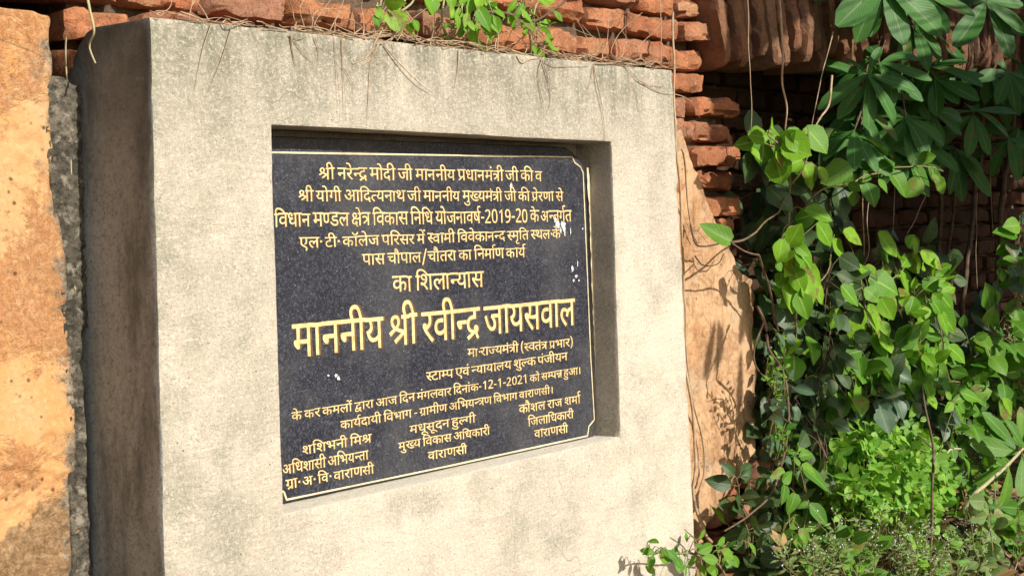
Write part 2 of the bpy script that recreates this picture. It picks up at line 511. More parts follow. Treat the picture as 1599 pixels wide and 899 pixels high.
for v in bm.verts:
    x, y, z = v.co
    x2, z2 = warp(x, z)
    p = Vector((x2, y, z2))
    if y > .15 and x < .03 and z > -.12:       # the worn back corner of the end face
        z2 -= .055*((y-.15)/.07)**2*max(0, 1+z/.12)
    edge = min(abs(x), abs(z), abs(x-1.5))
    d = .0022*fbm(p, 6)+.0010*noise.noise(p*45)
    near = min(abs(x-.0), abs(y-.0)+0) < .008 or abs(z) < .008
    if (abs(x) < .008 or abs(z) < .008 or abs(x-1.5) < .008) and abs(y) < .008: d += .0045*max(0, noise.noise(p*26))*1.2
    yy = y+d if y < .09 else y
    xx = x2+(.0025*fbm(p+Vector((5, 0, 0)), 5))
    zz = z2+.0022*fbm(p+Vector((0, 9, 0)), 8)
    # sill is level; its sunlit paleness is painted in the cement material
    v.co = (xx, yy, zz)
me = bpy.data.meshes.new("cement_monument")
bm.to_mesh(me); bm.free()
for p in me.polygons: p.use_smooth = True
me.set_sharp_from_angle(angle=math.radians(55))
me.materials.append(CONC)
mon = bpy.data.objects.new("cement_monument", me)
col.objects.link(mon)
tag(mon, "thick cement-rendered slab with a recess holding the black inscribed stone", "monument")

# ------------------------------------------------------------------ granite plaque and its inscription
PY = .065
bm = bmesh.new()
x0, x1, z0, z1 = .262, 1.226, -.836, -.178
out = [(x0, z0), (x1+.012, z0), (x1+.012, -.26), (x1+.006, -.225), (x1-.025, -.1985), (x1-.06, -.182), (x0, z1)]
fv = [bm.verts.new((x, PY, z)) for x, z in out]
bv = [bm.verts.new((x, PY+.030, z)) for x, z in out]
bm.faces.new(fv)
n = len(out)
for i in range(n): bm.faces.new((fv[i], bv[i], bv[(i+1) % n], fv[(i+1) % n]))
bmesh.ops.recalc_face_normals(bm, faces=bm.faces)
if bm.faces[0].normal.y > 0: bmesh.ops.reverse_faces(bm, faces=bm.faces)
bmesh.ops.bevel(bm, geom=[e for e in bm.edges if abs(e.verts[0].co.y-PY) < 1e-4 and abs(e.verts[1].co.y-PY) < 1e-4], offset=.002, segments=1, affect='EDGES')
me = bpy.data.meshes.new("granite_plaque")
bm.to_mesh(me); bm.free()
me.materials.append(GRAN)
plq = bpy.data.objects.new("granite_plaque", me)
col.objects.link(plq)
tag(plq, "black speckled granite stone engraved with yellow Devanagari lettering, set in the cement recess", "plaque")

GLYPHS = """122 20 98 54 224 129 187 137 128 157 99 138 84 129 69 119 38 101 14 135 92 177 76 190 63 202 55 214 49 226 46 239 44 252 47 268 54 284 66 297 82 308 101 314 124 316 144 314 162 308 178 298 190 284 197 268 200 250 198 236 194 223 188 211 180 200 160 180 250 157 268 155 268 276 230 276 230 311 361 311 361 276 309 276 309 0 268 0 268 117|84 248 85 240 92 223 100 214 110 205 124 196 143 212 150 221 155 230 158 240 159 250 158 260 155 269 149 275 142 279 133 282 122 283 113 282 104 279 96 274 89 268 85 259
-92 308 -98 319 -106 341 -110 363 -110 374 -108 394 -101 412 -89 427 -73 439 -54 446 -30 448 -12 446 5 442 20 434 32 422 44 408 54 389 64 367 73 341 82 311 136 311 136 276 85 276 85 0 44 0 44 276 0 276 0 311 44 311 34 343 24 368 14 388 3 402 -12 410 -28 412 -41 411 -51 407 -59 400 -65 391 -68 380 -70 366 -69 356 -67 345 -57 317 -52 308
0 311 284 311 284 276 233 276 233 0 192 0 192 149 102 149 102 122 101 113 99 106 95 101 90 97 84 95 76 94 68 95 51 104 42 112 35 120 28 130 23 140 18 159 19 166 25 178 39 184 192 184 192 276 0 276
198 21 170 -6 151 10 98 60 69 90 46 117 23 152 21 158 20 164 20 170 21 176 23 182 28 188 34 193 42 196 60 196 67 194 74 191 85 181 90 174 102 182 112 190 119 200 124 210 127 222 128 242 126 257 120 276 0 276 0 311 212 311 212 276 160 276 164 263 167 247 168 229 167 212 163 196 157 182 149 170 139 160 127 150 114 142 99 134 84 127 99 109 136 73 176 38
-84 308 -91 332 -98 353 -105 370 -112 383 -120 394 -128 402 -137 407 -147 410 -158 412 -183 408 -192 404 -204 441 -191 445 -176 447 -159 448 -142 447 -126 442 -112 435 -100 425 -88 410 -77 392 -66 369 -47 308
0 311 186 311 186 276 0 276/102 149 102 122 101 113 99 106 95 101 90 97 84 95 76 94 68 95 51 104 42 112 35 120 28 130 23 140 18 159 19 166 25 178 39 184 192 184 192 149
21 2 106 40 92 44 78 50 66 56 54 65 43 75 35 87 28 101 24 117 23 136 24 150 26 163 36 184 43 193 51 200 63 209 76 216 92 222 108 225 126 227 148 228 148 276 0 276 0 311 267 311 267 276 188 276 188 192 145 192 130 191 117 189 106 186 86 178 74 166 69 158 66 150 64 141 63 131 65 114 72 100 83 87 98 78 119 72 156 70 153 83 154 99 158 107 164 113 171 117 178 119 186 120 200 119 211 115 219 108 226 99 229 90 230 81 230 71 227 63 223 56 212 46 205 43 209 35 219 18 240 -12 206 -29 186 6 181 17 175 27 171 36 41 -33
254 276 254 0 214 0 214 125 104 125 104 106 103 97 100 89 96 83 91 79 86 76 73 76 66 78 53 86 34 104 29 111 25 118 20 132 20 145 22 150 26 154 32 158 40 160 63 160 63 276 0 276 0 311 306 311 306 276|214 276 104 276 104 160 214 160
85 276 85 0 44 0 44 276 0 276 0 311 136 311 136 276/45 308 38 332 31 353 24 370 17 383 10 394 2 402 -7 407 -17 410 -28 412 -53 408 -63 404 -75 441 -61 445 -46 447 -30 448 -12 447 3 442 17 435 30 425 42 410 53 392 63 369 73 341 82 308
206 -29 186 6 181 17 175 27 171 36 167 36 163 35 158 35 153 34 115 36 101 39 87 43 74 49 62 56 51 65 42 75 34 88 28 102 24 118 23 136 24 150 26 163 36 184 43 193 51 200 63 209 76 216 92 222 108 225 126 227 148 228 148 276 0 276 0 311 267 311 267 276 188 276 188 192 145 192 130 191 117 189 106 186 86 178 74 166 69 158 66 150 64 141 63 131 65 114 72 100 83 87 98 78 119 72 156 70 153 83 154 99 158 107 164 113 171 117 178 119 186 120 200 119 211 115 219 108 226 99 229 90 230 81 230 71 227 63 223 56 212 46 205 43 209 35 219 18 240 -12
44 276 0 276 0 311 43 311 30 343 17 369 3 388 -12 402 -29 410 -48 412 -63 411 -74 407 -84 400 -91 390 -95 378 -96 364 -94 344 -88 325 -80 308 -120 308 -129 329 -135 350 -136 372 -134 393 -126 411 -114 427 -97 439 -76 446 -52 448 -21 444 5 433 28 415 47 389 65 354 82 311 136 311 136 276 85 276 85 0 44 0
326 276 326 0 286 0 286 185 205 185 196 186 189 186 200 176 210 164 218 152 224 138 228 124 229 109 228 95 224 82 219 70 211 61 202 53 192 48 180 43 168 41 155 40 138 42 121 47 104 55 89 68 73 84 58 106 44 132 30 164 16 200 51 213 67 172 83 138 99 111 116 92 134 80 153 76 163 77 172 80 179 85 185 92 188 101 190 114 188 128 183 142 174 155 151 179 136 188 151 220 286 220 286 276 0 276 0 311 378 311 378 276
85 276 85 0 44 0 44 276 0 276 0 311 136 311 136 276
298 311 298 276 246 276 246 0 205 0 205 90 184 78 172 73 158 69 143 67 126 66 98 69 74 79 54 96 38 119 26 145 19 176 38 181 53 188 65 195 73 204 78 215 80 228 79 238 77 246 74 254 62 276 0 276 0 311|64 150 80 123 90 114 101 107 114 103 130 102 145 103 160 106 173 112 185 119 205 137 205 276 106 276 114 258 118 240 120 222 114 191 95 166
22 26 107 76 90 81 76 88 64 97 56 107 50 117 42 142 40 159 40 276 0 276 0 311 292 311 292 276 240 276 240 0 199 0 199 96 46 -6|199 276 80 276 80 172 84 138 86 133 95 120 104 114 116 110 131 108 144 110 156 113 168 118 180 125 190 132 199 140
315 276 263 276 263 0 222 0 222 75 201 63 189 58 160 52 142 52 117 54 97 60 79 72 66 87 58 105 56 126 56 134 60 152 68 167 74 174 59 181 47 190 36 201 28 214 23 229 21 246 23 265 30 282 42 296 56 307 74 314 94 316 110 314 125 310 138 302 148 292 154 280 156 266 153 250 147 236 136 222 105 241 111 248 113 252 115 259 115 263 113 273 106 281 100 283 92 284 83 283 75 279 68 273 62 265 59 255 58 244 59 235 61 226 71 213 78 208 86 204 112 198 122 201 133 202 160 202 166 201 163 166 134 165 120 162 110 156 102 148 97 139 96 127 97 115 102 104 110 96 120 91 132 88 146 86 163 88 178 91 191 97 203 105 213 113 222 122 222 276 192 276 192 311 315 311
-92 394 -89 400 -84 406 -78 411 -72 414 -65 415 -58 414 -51 411 -41 400 -38 394 -38 378 -41 372 -51 361 -58 358 -65 357 -72 358 -78 361 -84 366 -89 372 -92 378
64 32 40 66 163 140 150 157 138 170 127 179 116 185 104 189 81 190 62 186 52 183 40 178 28 172 14 208 25 214 49 222 62 225 75 227 90 228 102 227 114 225 126 222 136 217 147 210 168 191 191 163 191 276 0 276 0 311 283 311 283 276 232 276 232 0 191 0 191 117
388 276 226 276 226 174 243 188 263 197 284 200 305 197 322 190 338 179 349 163 356 143 358 120 357 104 355 88 350 70 344 53 336 36 326 20 290 40 297 51 304 64 310 77 314 91 317 105 318 118 317 133 314 144 308 154 301 160 292 164 281 165 263 161 245 149 226 129 226 0 186 0 186 87 177 80 156 68 143 63 129 60 113 59 98 60 83 63 69 68 56 76 45 86 36 97 29 111 24 127 23 145 26 170 35 191 50 208 71 222 94 229 122 232 130 232 170 227 166 190 161 192 138 195 131 195 124 196 107 194 92 190 80 182 71 173 65 160 64 146 65 130 70 117 79 107 89 100 101 95 114 94 128 95 141 99 153 104 165 112 175 120 186 130 186 276 0 276 0 311 388 311
44 276 0 276 0 311 40 311 -6 367 -56 401 -110 412 -129 410 -146 406 -160 398 -170 387 -176 374 -178 358 -178 348 -176 338 -173 330 -165 314 -161 308 -203 308 -211 325 -217 344 -219 364 -216 388 -207 408 -192 425 -171 438 -146 445 -117 448 -75 444 -37 432 -3 412 28 384 57 351 82 311 136 311 136 276 85 276 85 0 44 0
286 276 234 276 234 0 194 0 194 82 184 77 174 71 162 66 148 62 133 60 116 59 99 60 83 64 68 70 55 77 44 87 35 99 28 112 24 127 23 143 26 169 36 191 52 209 73 222 98 229 138 232 144 231 150 231 157 230 163 230 177 227 174 190 168 192 145 195 137 195 130 196 110 194 94 190 81 182 71 172 65 159 64 144 65 128 70 116 79 106 91 99 103 95 118 94 134 95 149 99 162 105 174 113 194 130 194 276 0 276 0 311 286 311
104 276 104 117 103 109 101 102 98 96 93 92 87 90 80 89 71 90 62 94 53 100 45 107 30 125 25 135 20 154 21 161 27 172 33 176 41 179 51 180 64 180 64 276 0 276 0 311 289 311 289 276 237 276 237 0 196 0 196 276
235 109 232 88 225 70 212 57 196 48 177 42 156 40 128 44 103 54 80 72 57 98 36 133 14 178 50 191 65 158 80 130 96 107 114 90 132 80 152 76 164 77 175 80 184 85 190 92 194 102 196 114 194 125 191 136 185 146 178 156 159 174 150 172 130 170 128 206 148 207 164 211 176 218 184 226 188 236 190 247 189 258 185 267 178 273 170 277 161 280 151 281 128 279 97 268 86 262 73 297 82 302 105 310 119 313 133 315 149 316 173 314 193 307 209 296 220 282 227 266 230 248 226 224 215 204 196 188 206 178 219 176 231 175 253 175 263 176 272 176 280 178 288 179 297 182 297 276 260 276 260 311 519 311 519 276 467 276 467 0 426 0 426 276 338 276 338 0 297 0 297 145 289 143 266 140 236 140 228 141 232 131 234 120
44 276 0 276 0 311 40 311 30 334 28 343 26 362 30 386 39 407 56 424 77 438 103 445 133 448 178 444 220 431 258 410 293 381 324 347 352 308 310 308 257 366 201 400 142 412 120 410 102 405 87 397 76 386 69 373 67 357 69 339 75 324 82 311 136 311 136 276 85 276 85 0 44 0
0 311 182 311 182 276 0 276/22 121 23 132 29 152 34 161 46 176 57 183 68 189 82 194 97 197 115 199 136 200 190 200 190 164 127 164 112 163 100 161 82 155 75 150 68 142 64 132 63 118 65 102 71 87 82 71 96 55 114 38 136 20 108 -6 53 48 43 61 34 76 28 90 24 105
276 276 276 0 236 0 236 90 226 84 214 78 202 73 187 69 172 67 154 66 127 69 103 77 82 90 64 109 51 132 42 161 70 169 92 178 108 189 119 202 125 217 128 234 126 249 122 261 116 271 107 278 97 283 86 284 78 283 71 281 65 278 61 273 58 268 57 260 62 246 75 236 98 230 94 196 73 200 56 206 42 215 31 227 25 242 23 260 25 277 31 291 41 302 54 310 69 314 86 316 99 315 113 312 125 307 137 300 147 291 156 280 163 267 167 252 168 234 166 211 159 191 148 174 133 160 114 148 91 137 99 126 108 117 117 110 128 105 141 102 157 102 174 103 188 106 202 112 214 119 236 138 236 276 195 276 195 311 328 311 328 276
-124 -6 -106 0 -87 4 -68 6 -45 3 -25 -3 -10 -14 2 -28 9 -45 11 -64 8 -84 1 -100 -12 -114 -30 -125 -52 -132 -78 -134 -109 -131 -137 -124 -162 -111 -185 -94 -207 -74 -228 -50 -197 -28 -184 -44 -172 -57 -160 -68 -148 -77 -136 -85 -123 -91 -109 -95 -94 -97 -78 -98 -49 -94 -31 -82 -26 -61 -27 -51 -31 -43 -38 -36 -46 -32 -56 -29 -66 -28 -90 -31 -97 -33 -104 -36 -111 -40
350 37 321 21 305 14 287 8 267 5 244 4 209 6 174 15 141 30 108 52 75 82 42 120 34 130 24 148 20 162 20 169 21 176 23 182 28 188 34 193 42 196 60 196 67 194 74 191 90 175 97 182 102 190 105 199 107 209 108 219 108 246 105 261 100 276 0 276 0 311 332 311 332 276 141 276 147 255 149 238 149 229 147 204 141 182 132 164 118 149 102 137 83 126 107 101 131 79 157 62 184 50 213 42 245 40 262 40 292 46 307 52 322 60 338 70/336 108 327 101 315 94 303 89 290 85 275 83 260 82 245 83 231 86 218 92 207 99 197 108 189 119 183 131 179 145 178 160 181 182 189 201 202 216 220 228 241 234 279 236 308 232 305 197 276 202 255 201 243 197 232 191 225 182 220 171 218 158 220 145 225 134 232 126 242 121 254 117 267 116 278 117 289 119 299 123 308 128 317 134 324 140
317 276 317 0 276 0 276 276 210 276 210 147 206 125 198 107 185 91 176 85 166 80 154 76 140 74 126 73 97 76 74 86 57 102 47 120 44 132 40 159 40 276 0 276 0 311 368 311 368 276|124 108 140 110 152 116 160 124 164 130 168 144 169 153 169 163 170 176 170 276 80 276 80 164 82 146 86 132 89 126 98 116 103 113 116 109
294 276 294 0 253 0 253 133 234 128 214 126 176 126 161 127 146 129 106 138 84 126 98 109 114 91 190 21 163 -6 94 60 80 76 66 90 36 128 23 152 21 158 20 164 20 170 21 176 23 182 28 188 34 193 42 196 60 196 67 194 74 191 90 175 97 182 102 190 105 199 107 209 108 219 108 248 106 256 105 264 103 270 100 276 0 276 0 311 346 311 346 276|184 161 197 161 220 163 242 167 253 170 253 276 140 276 143 270 145 263 148 247 149 239 149 229 147 203 141 183 131 166 149 163
126 73 97 76 74 86 57 102 47 120 44 132 40 159 40 276 0 276 0 311 240 311 240 276 210 276 210 147 206 125 198 107 185 91 176 85 166 80 154 76 140 74|124 108 140 110 152 116 160 124 164 130 168 144 169 153 169 163 170 176 170 276 80 276 80 164 82 146 86 132 89 126 98 116 103 113 116 109
179 111 169 111 160 109 150 108 132 102 124 98 109 108 96 119 84 132 76 145 70 160 68 176 69 185 71 193 77 206 82 212 95 222 104 226 114 229 125 231 139 232 200 232 200 276 0 276 0 311 296 311 296 276 241 276 241 197 140 197 127 196 123 194 119 193 112 186 109 180 108 174 109 166 112 159 130 138 146 143 163 146 181 147 204 145 225 139 242 128 256 114 264 97 267 77 264 56 256 38 242 22 223 10 199 2 168 0 137 2 108 10 81 22 56 38 33 57 12 79 43 104 62 83 82 66 101 53 122 44 144 39 168 37 201 41 220 54 226 76 225 87 221 95 214 102 205 107 193 110
0 276 0 311 346 311 346 276 294 276 294 0 254 0 254 178 239 177 222 172 214 167 206 160 198 150 191 138 184 123 178 104 140 116 144 131 149 144 156 156 148 162 140 167 132 171 123 174 114 176 104 176 92 175 82 171 74 165 68 157 64 147 63 136 64 123 68 111 74 99 82 88 92 76 105 63 154 20 128 -6 74 42 47 72 36 88 29 104 24 120 22 138 24 154 28 168 35 181 44 191 54 199 66 205 78 210 90 212 102 213 116 212 130 210 142 206 154 200 166 193 177 185 198 201 222 210 254 213 254 276
312 276 312 0 271 0 271 162 249 154 225 148 195 146 179 147 164 149 136 155 112 163 86 144 76 135 70 126 65 115 64 104 66 91 69 84 73 77 79 72 87 67 97 63 109 61 134 60 132 72 133 88 136 96 148 105 156 107 164 108 177 107 187 102 196 95 202 86 205 77 206 68 206 59 204 52 196 41 190 37 182 33 215 -4 224 -12 195 -32 169 -2 149 26 141 26 136 25 104 26 86 30 70 35 57 43 45 52 36 63 29 76 24 89 23 102 25 120 31 135 40 148 66 171 82 180 68 191 57 201 48 213 42 225 38 239 37 254 39 270 46 285 57 298 73 308 92 314 116 316 135 314 153 310 169 302 181 290 189 276 191 258 190 242 186 229 180 217 171 206 148 186 175 182 219 184 232 187 245 192 258 198 271 206 271 276 226 276 226 311 364 311 364 276|76 251 78 240 81 230 87 221 95 213 104 206 114 200 135 216 147 234 152 253 151 261 148 268 143 274 136 279 127 282 114 283 104 282 95 279 87 274 81 268 78 260
296 311 296 276 244 276 244 0 204 0 204 96 194 90 170 80 157 76 143 74 127 73 114 74 102 76 91 80 72 90 64 97 56 107 50 117 42 142 40 159 40 276 0 276 0 311|204 276 102 276 204 144|94 120 104 114 116 110 131 108 148 110 165 115 172 119 180 122 80 254 80 161 82 145 88 128
-95 308 -102 319 -113 344 -117 357 -119 369 -120 381 -118 401 -110 418 -98 431 -82 441 -63 446 -42 448 -32 448 -22 447 -13 445 10 436 0 403 -6 406 -25 412 -39 414 -51 412 -61 408 -70 402 -75 394 -79 384 -80 374 -79 363 -77 352 -73 341 -62 319 -54 308
24 169 146 169 146 128 24 128
24 38 125 148 138 164 151 178 161 192 170 206 178 220 183 234 186 249 187 265 185 283 180 297 171 309 159 318 145 323 130 324 115 323 101 320 88 315 75 308 52 291 27 320 41 331 56 341 72 350 90 357 109 361 130 362 159 359 184 351 204 336 220 317 229 294 232 266 231 249 227 231 221 214 213 198 203 182 191 166 163 133 146 116 78 42 78 40 246 40 246 0 24 0
138 -5 102 0 74 17 52 44 36 80 27 126 24 179 25 216 29 249 35 278 44 303 56 324 72 341 90 353 112 360 138 362 173 357 202 341 224 314 239 278 249 233 252 179 251 142 247 110 241 80 232 55 220 34 204 17 186 5 163 -3|138 33 160 37 178 49 191 69 200 97 205 134 207 179 205 224 200 260 191 288 178 308 160 320 138 324 115 320 97 308 84 288 76 260 71 224 69 179 71 134 76 98 84 70 97 49 115 37
130 0 130 223 131 237 131 269 132 285 132 311 67 254 44 284 137 357 174 357 174 0
88 -5 81 -4 74 -4 59 -2 53 0 53 38 65 34 79 32 114 33 132 37 148 43 161 52 172 62 182 74 189 88 195 103 199 120 202 138 206 175 202 175 195 164 186 154 175 146 161 139 146 135 128 134 99 137 74 146 54 162 38 184 29 210 26 242 29 277 39 306 55 330 77 348 103 358 134 362 156 360 176 354 194 345 210 332 224 314 236 293 244 268 249 238 251 204 251 184 247 144 244 124 234 87 226 70 217 54 206 39 193 26 178 16 161 7 142 0 120 -4|134 168 148 170 160 173 172 178 182 185 191 194 198 203 203 213 206 223 206 248 203 262 198 276 192 289 184 301 175 311 163 318 150 323 135 324 117 322 101 316 88 304 77 289 71 268 69 242 71 221 76 203 85 188 98 177 114 171
235 109 232 88 225 70 212 57 196 48 177 42 156 40 128 44 103 54 80 72 57 98 36 133 14 178 50 191 65 158 80 130 96 107 114 90 132 80 152 76 164 77 175 80 184 85 190 92 194 102 196 114 194 125 191 136 185 146 178 156 159 174 150 172 130 170 128 206 148 207 164 211 176 218 184 226 188 236 190 247 189 258 185 267 178 273 170 277 161 280 151 281 128 279 97 268 86 262 73 297 82 302 105 310 119 313 133 315 149 316 173 314 193 307 209 296 220 282 227 266 230 248 226 224 215 204 196 188 206 178 219 176 231 175 253 175 263 176 272 176 280 178 288 179 297 182 297 276 260 276 260 311 390 311 390 276 338 276 338 0 297 0 297 145 289 143 266 140 236 140 228 141 232 131 234 120
240 276 240 0 200 0 200 164 127 164 112 163 100 161 82 155 75 150 68 142 64 132 63 118 65 102 71 87 82 71 96 55 114 38 136 20 108 -6 53 48 43 61 34 76 28 90 24 105 22 121 23 132 29 152 34 161 46 176 57 183 68 189 82 194 97 197 115 199 136 200 200 200 200 276 0 276 0 311 292 311 292 276
284 276 237 276 237 174 233 150 230 140 226 131 220 123 206 109 186 100 162 96 154 133 177 140 189 150 192 155 194 161 196 178 196 276 80 276 80 162 83 130 85 122 88 115 97 103 110 92 119 86 185 49 204 37 219 26 230 15 237 3 242 -11 243 -26 242 -40 239 -52 235 -64 220 -92 184 -71 196 -50 201 -35 202 -28 200 -16 198 -11 189 0 172 12 89 61 68 77 60 85 53 95 48 106 43 120 40 137 40 276 0 276 0 311 284 311
260 276 186 276 186 174 143 174 130 173 99 164 90 159 75 145 66 128 63 108 64 92 68 79 74 68 82 58 92 50 103 44 115 40 128 38 142 37 159 38 174 40 188 43 228 60 241 24 226 17 194 7 178 3 160 1 143 0 121 1 100 6 81 13 64 23 50 35 38 50 30 68 25 88 23 110 25 131 31 149 40 165 53 178 67 190 85 198 104 205 123 209 145 210 145 276 0 276 0 311 260 311
85 276 85 0 44 0 44 276 0 276 0 311 136 311 136 276/149 432 140 401 127 378 111 361 92 349 70 342 46 340 23 342 2 350 -18 362 -34 380 -49 403 -62 432 -26 444 -17 422 -7 405 4 392 16 382 30 376 47 374 64 377 78 383 89 393 98 407 105 424 111 444
240 276 240 0 199 0 199 96 179 84 155 76 142 74 127 73 114 74 102 76 91 80 72 90 64 97 56 107 50 117 42 142 40 159 40 276 0 276 0 311 292 311 292 276|199 276 80 276 80 172 84 138 86 133 95 120 104 114 116 110 132 108 145 110 157 113 169 118 190 132 199 140
-84 308 -91 332 -98 353 -105 370 -112 383 -120 394 -128 402 -137 407 -147 410 -158 412 -183 408 -192 404 -204 441 -191 445 -176 447 -159 448 -142 447 -126 442 -112 435 -100 425 -88 410 -77 392 -66 369 -47 308/-56 418 -53 425 -48 431 -42 436 -36 439 -29 440 -22 439 -15 436 -9 431 -5 425 -2 418 -1 410 -2 403 -5 396 -9 390 -15 385 -22 382 -36 382 -42 385 -48 390 -53 396 -56 403
195 161 204 162 212 162 230 164 239 166 243 130 235 128 218 126 176 126 161 127 146 129 106 138 84 126 98 109 114 91 190 21 163 -6 94 60 80 76 66 90 36 128 23 152 21 158 20 164 20 170 21 176 23 182 28 188 34 193 42 196 60 196 67 194 74 191 90 175 97 182 102 190 105 199 107 209 108 219 108 248 106 256 105 264 103 270 100 276 0 276 0 311 202 311 202 276 140 276 143 270 145 263 148 247 149 239 149 229 147 203 141 183 131 166 149 163
14 -116 5 -121 -5 -125 -16 -128 -27 -132 -53 -134 -76 -132 -96 -125 -112 -114 -124 -100 -131 -83 -133 -63 -131 -45 -123 -29 -111 -14 -94 -2 -71 5 -44 9 -41 -24 -59 -27 -73 -32 -83 -38 -90 -46 -95 -56 -96 -66 -95 -76 -90 -85 -84 -91 -75 -95 -66 -98 -45 -98 -36 -97 -19 -92 -10 -87 1 -82
190 21 163 -6 94 60 80 76 66 90 36 128 23 152 21 158 20 164 20 170 21 176 23 182 28 188 34 193 42 196 60 196 67 194 74 191 90 175 97 182 102 190 105 199 107 209 108 219 108 248 106 256 105 264 103 270 100 276 0 276 0 311 247 311 256 314 276 316 289 315 303 312 315 307 327 300 337 291 346 280 353 267 357 252 358 234 356 211 349 191 338 174 323 160 304 148 281 137 289 126 298 117 307 110 318 105 331 102 347 102 364 103 378 106 392 112 404 119 426 138 426 276 385 276 385 311 518 311 518 276 466 276 466 0 426 0 426 90 416 84 404 78 392 73 377 69 362 67 344 66 322 68 302 73 283 82 267 95 253 110 242 130 226 127 208 126 176 126 161 127 146 129 106 138 84 126 98 109 114 91|184 161 198 161 210 162 222 162 260 168 278 176 293 185 304 195 312 206 316 219 318 234 316 249 312 261 306 271 297 278 287 283 276 284 268 283 261 281 255 278 251 273 248 268 247 260 252 246 265 236 288 230 284 196 263 200 246 206 232 215 221 227 215 242 213 260 213 265 215 276 140 276 143 270 145 263 148 247 149 239 149 229 147 203 141 183 131 166 149 163
324 276 272 276 272 0 232 0 232 82 202 66 189 62 174 60 158 59 134 61 113 69 95 80 82 96 73 115 70 138 71 147 73 156 81 173 92 186 19 184 19 220 194 220 191 185 175 185 157 184 141 180 128 173 118 163 112 151 110 137 112 124 117 113 125 105 135 99 146 95 158 94 174 95 189 99 201 105 213 112 232 130 232 276 0 276 0 311 324 311
85 276 85 0 44 0 44 276 0 276 0 311 136 311 136 276/40 308 31 320 15 337 8 342 -7 349 -30 352 -44 350 -65 344 -72 341 -84 376 -77 379 -60 384 -43 386 -19 385 -6 382 6 376 18 368 27 358 36 346 38 347 25 376 12 396 5 403 -2 408 -10 411 -19 413 -28 414 -36 413 -43 413 -64 406 -75 441 -61 445 -46 447 -30 448 -12 447 3 442 17 435 30 425 42 410 53 392 63 369 73 341 82 308
152 416 194 416 62 -83 21 -83
61 94 50 95 40 98 32 103 25 110 21 118 20 128 21 136 24 144 29 150 36 154 43 156 58 157 71 153 78 150 96 138 111 145 125 155 136 168 145 183 151 201 152 222 151 239 146 254 138 266 127 276 114 281 100 283 90 282 82 280 76 276 72 271 70 265 69 258 71 247 78 236 84 231 93 227 118 221 135 220 126 185 98 189 74 197 56 209 43 224 36 240 33 258 35 274 41 288 51 300 64 309 81 314 102 316 117 315 132 311 146 305 159 297 170 286 179 273 186 258 191 240 192 220 190 198 184 176 175 156 162 138 146 123 127 110 142 97 156 83 184 52 207 22 175 0 159 22 129 59 90 97/296 276 296 0 255 0 255 276 210 276 210 311 348 311 348 276
0 311 294 311 294 276 0 276/286 185 205 185 196 186 189 186 200 176 210 164 218 152 224 138 228 124 229 109 228 95 224 82 219 70 211 61 202 53 192 48 180 43 168 41 155 40 138 42 121 47 104 55 89 68 73 84 58 106 44 132 30 164 16 200 51 213 67 172 83 138 99 111 116 92 134 80 153 76 163 77 172 80 179 85 185 92 188 101 190 114 188 128 183 142 174 155 151 179 136 188 151 220 286 220
106 -82 84 -47 65 -8 52 34 42 78 36 123 34 168 36 214 42 259 51 302 65 343 83 381 106 416 147 416 126 380 109 341 95 300 85 257 79 213 76 168 78 124 84 80 94 37 108 -5 126 -45 148 -82
87 316 110 314 120 311 138 301 146 293 151 286 156 277 160 266 163 254 165 238 166 218 166 160 266 160 266 276 201 276 201 311 358 311 358 276 307 276 307 0 266 0 266 125 166 125 166 106 165 97 163 89 159 83 154 79 148 76 135 76 128 78 115 86 96 104 84 126 82 139 83 145 85 150 94 158 102 160 126 160 126 227 124 249 122 257 116 269 108 277 98 282 84 284 76 283 69 281 64 278 60 273 58 267 57 260 58 252 62 245 69 239 78 235 92 232 109 230 105 194 82 198 62 204 45 213 33 225 25 241 23 260 25 278 31 292 42 303 55 310 70 315
30 -82 51 -46 68 -7 82 34 92 77 98 121 100 165 98 209 92 253 82 297 68 339 51 379 30 416 70 416 93 380 112 341 126 299 135 255 141 210 143 164 141 119 135 75 126 32 112 -9 93 -47 70 -82
413 276 413 0 372 0 372 96 363 90 352 84 329 76 315 74 300 73 288 74 276 76 264 80 245 90 230 106 224 115 220 125 104 125 104 106 103 97 100 89 96 83 91 79 86 76 73 76 66 78 53 86 34 104 29 111 25 118 20 132 20 145 22 150 26 154 32 158 40 160 63 160 63 276 0 276 0 311 465 311 465 276|104 160 214 160 213 166 213 276 104 276|372 276 254 276 254 161 256 145 262 128 268 120 278 114 290 110 305 108 318 110 331 113 342 118 354 125 364 132 372 140
0 311 258 311 258 276 0 276/268 174 254 178 247 178 239 177 222 172 214 167 206 160 198 150 191 138 184 123 178 104 140 116 144 131 149 144 156 156 148 162 140 167 132 171 123 174 114 176 104 176 92 175 82 171 74 165 68 157 64 147 63 136 64 123 68 111 74 99 82 88 92 76 105 63 154 20 128 -6 74 42 47 72 36 88 29 104 24 120 22 138 24 154 28 168 35 181 44 191 54 199 65 205 77 210 90 212 102 213 116 212 130 210 142 206 154 200 166 193 177 185 198 201 223 210 250 213 260 213 274 210 278 208
85 276 85 0 44 0 44 276 0 276 0 311 136 311 136 276/45 308 38 332 31 353 24 370 17 383 10 394 2 402 -7 407 -17 410 -28 412 -53 408 -63 404 -75 441 -61 445 -46 447 -30 448 -12 447 3 442 17 435 30 425 42 410 53 392 63 369 73 341 82 308/73 410 74 418 77 425 81 431 87 436 93 439 100 440 108 439 114 436 120 431 125 425 128 418 128 403 125 396 120 390 114 385 108 382 93 382 87 385 81 390 77 396 74 403
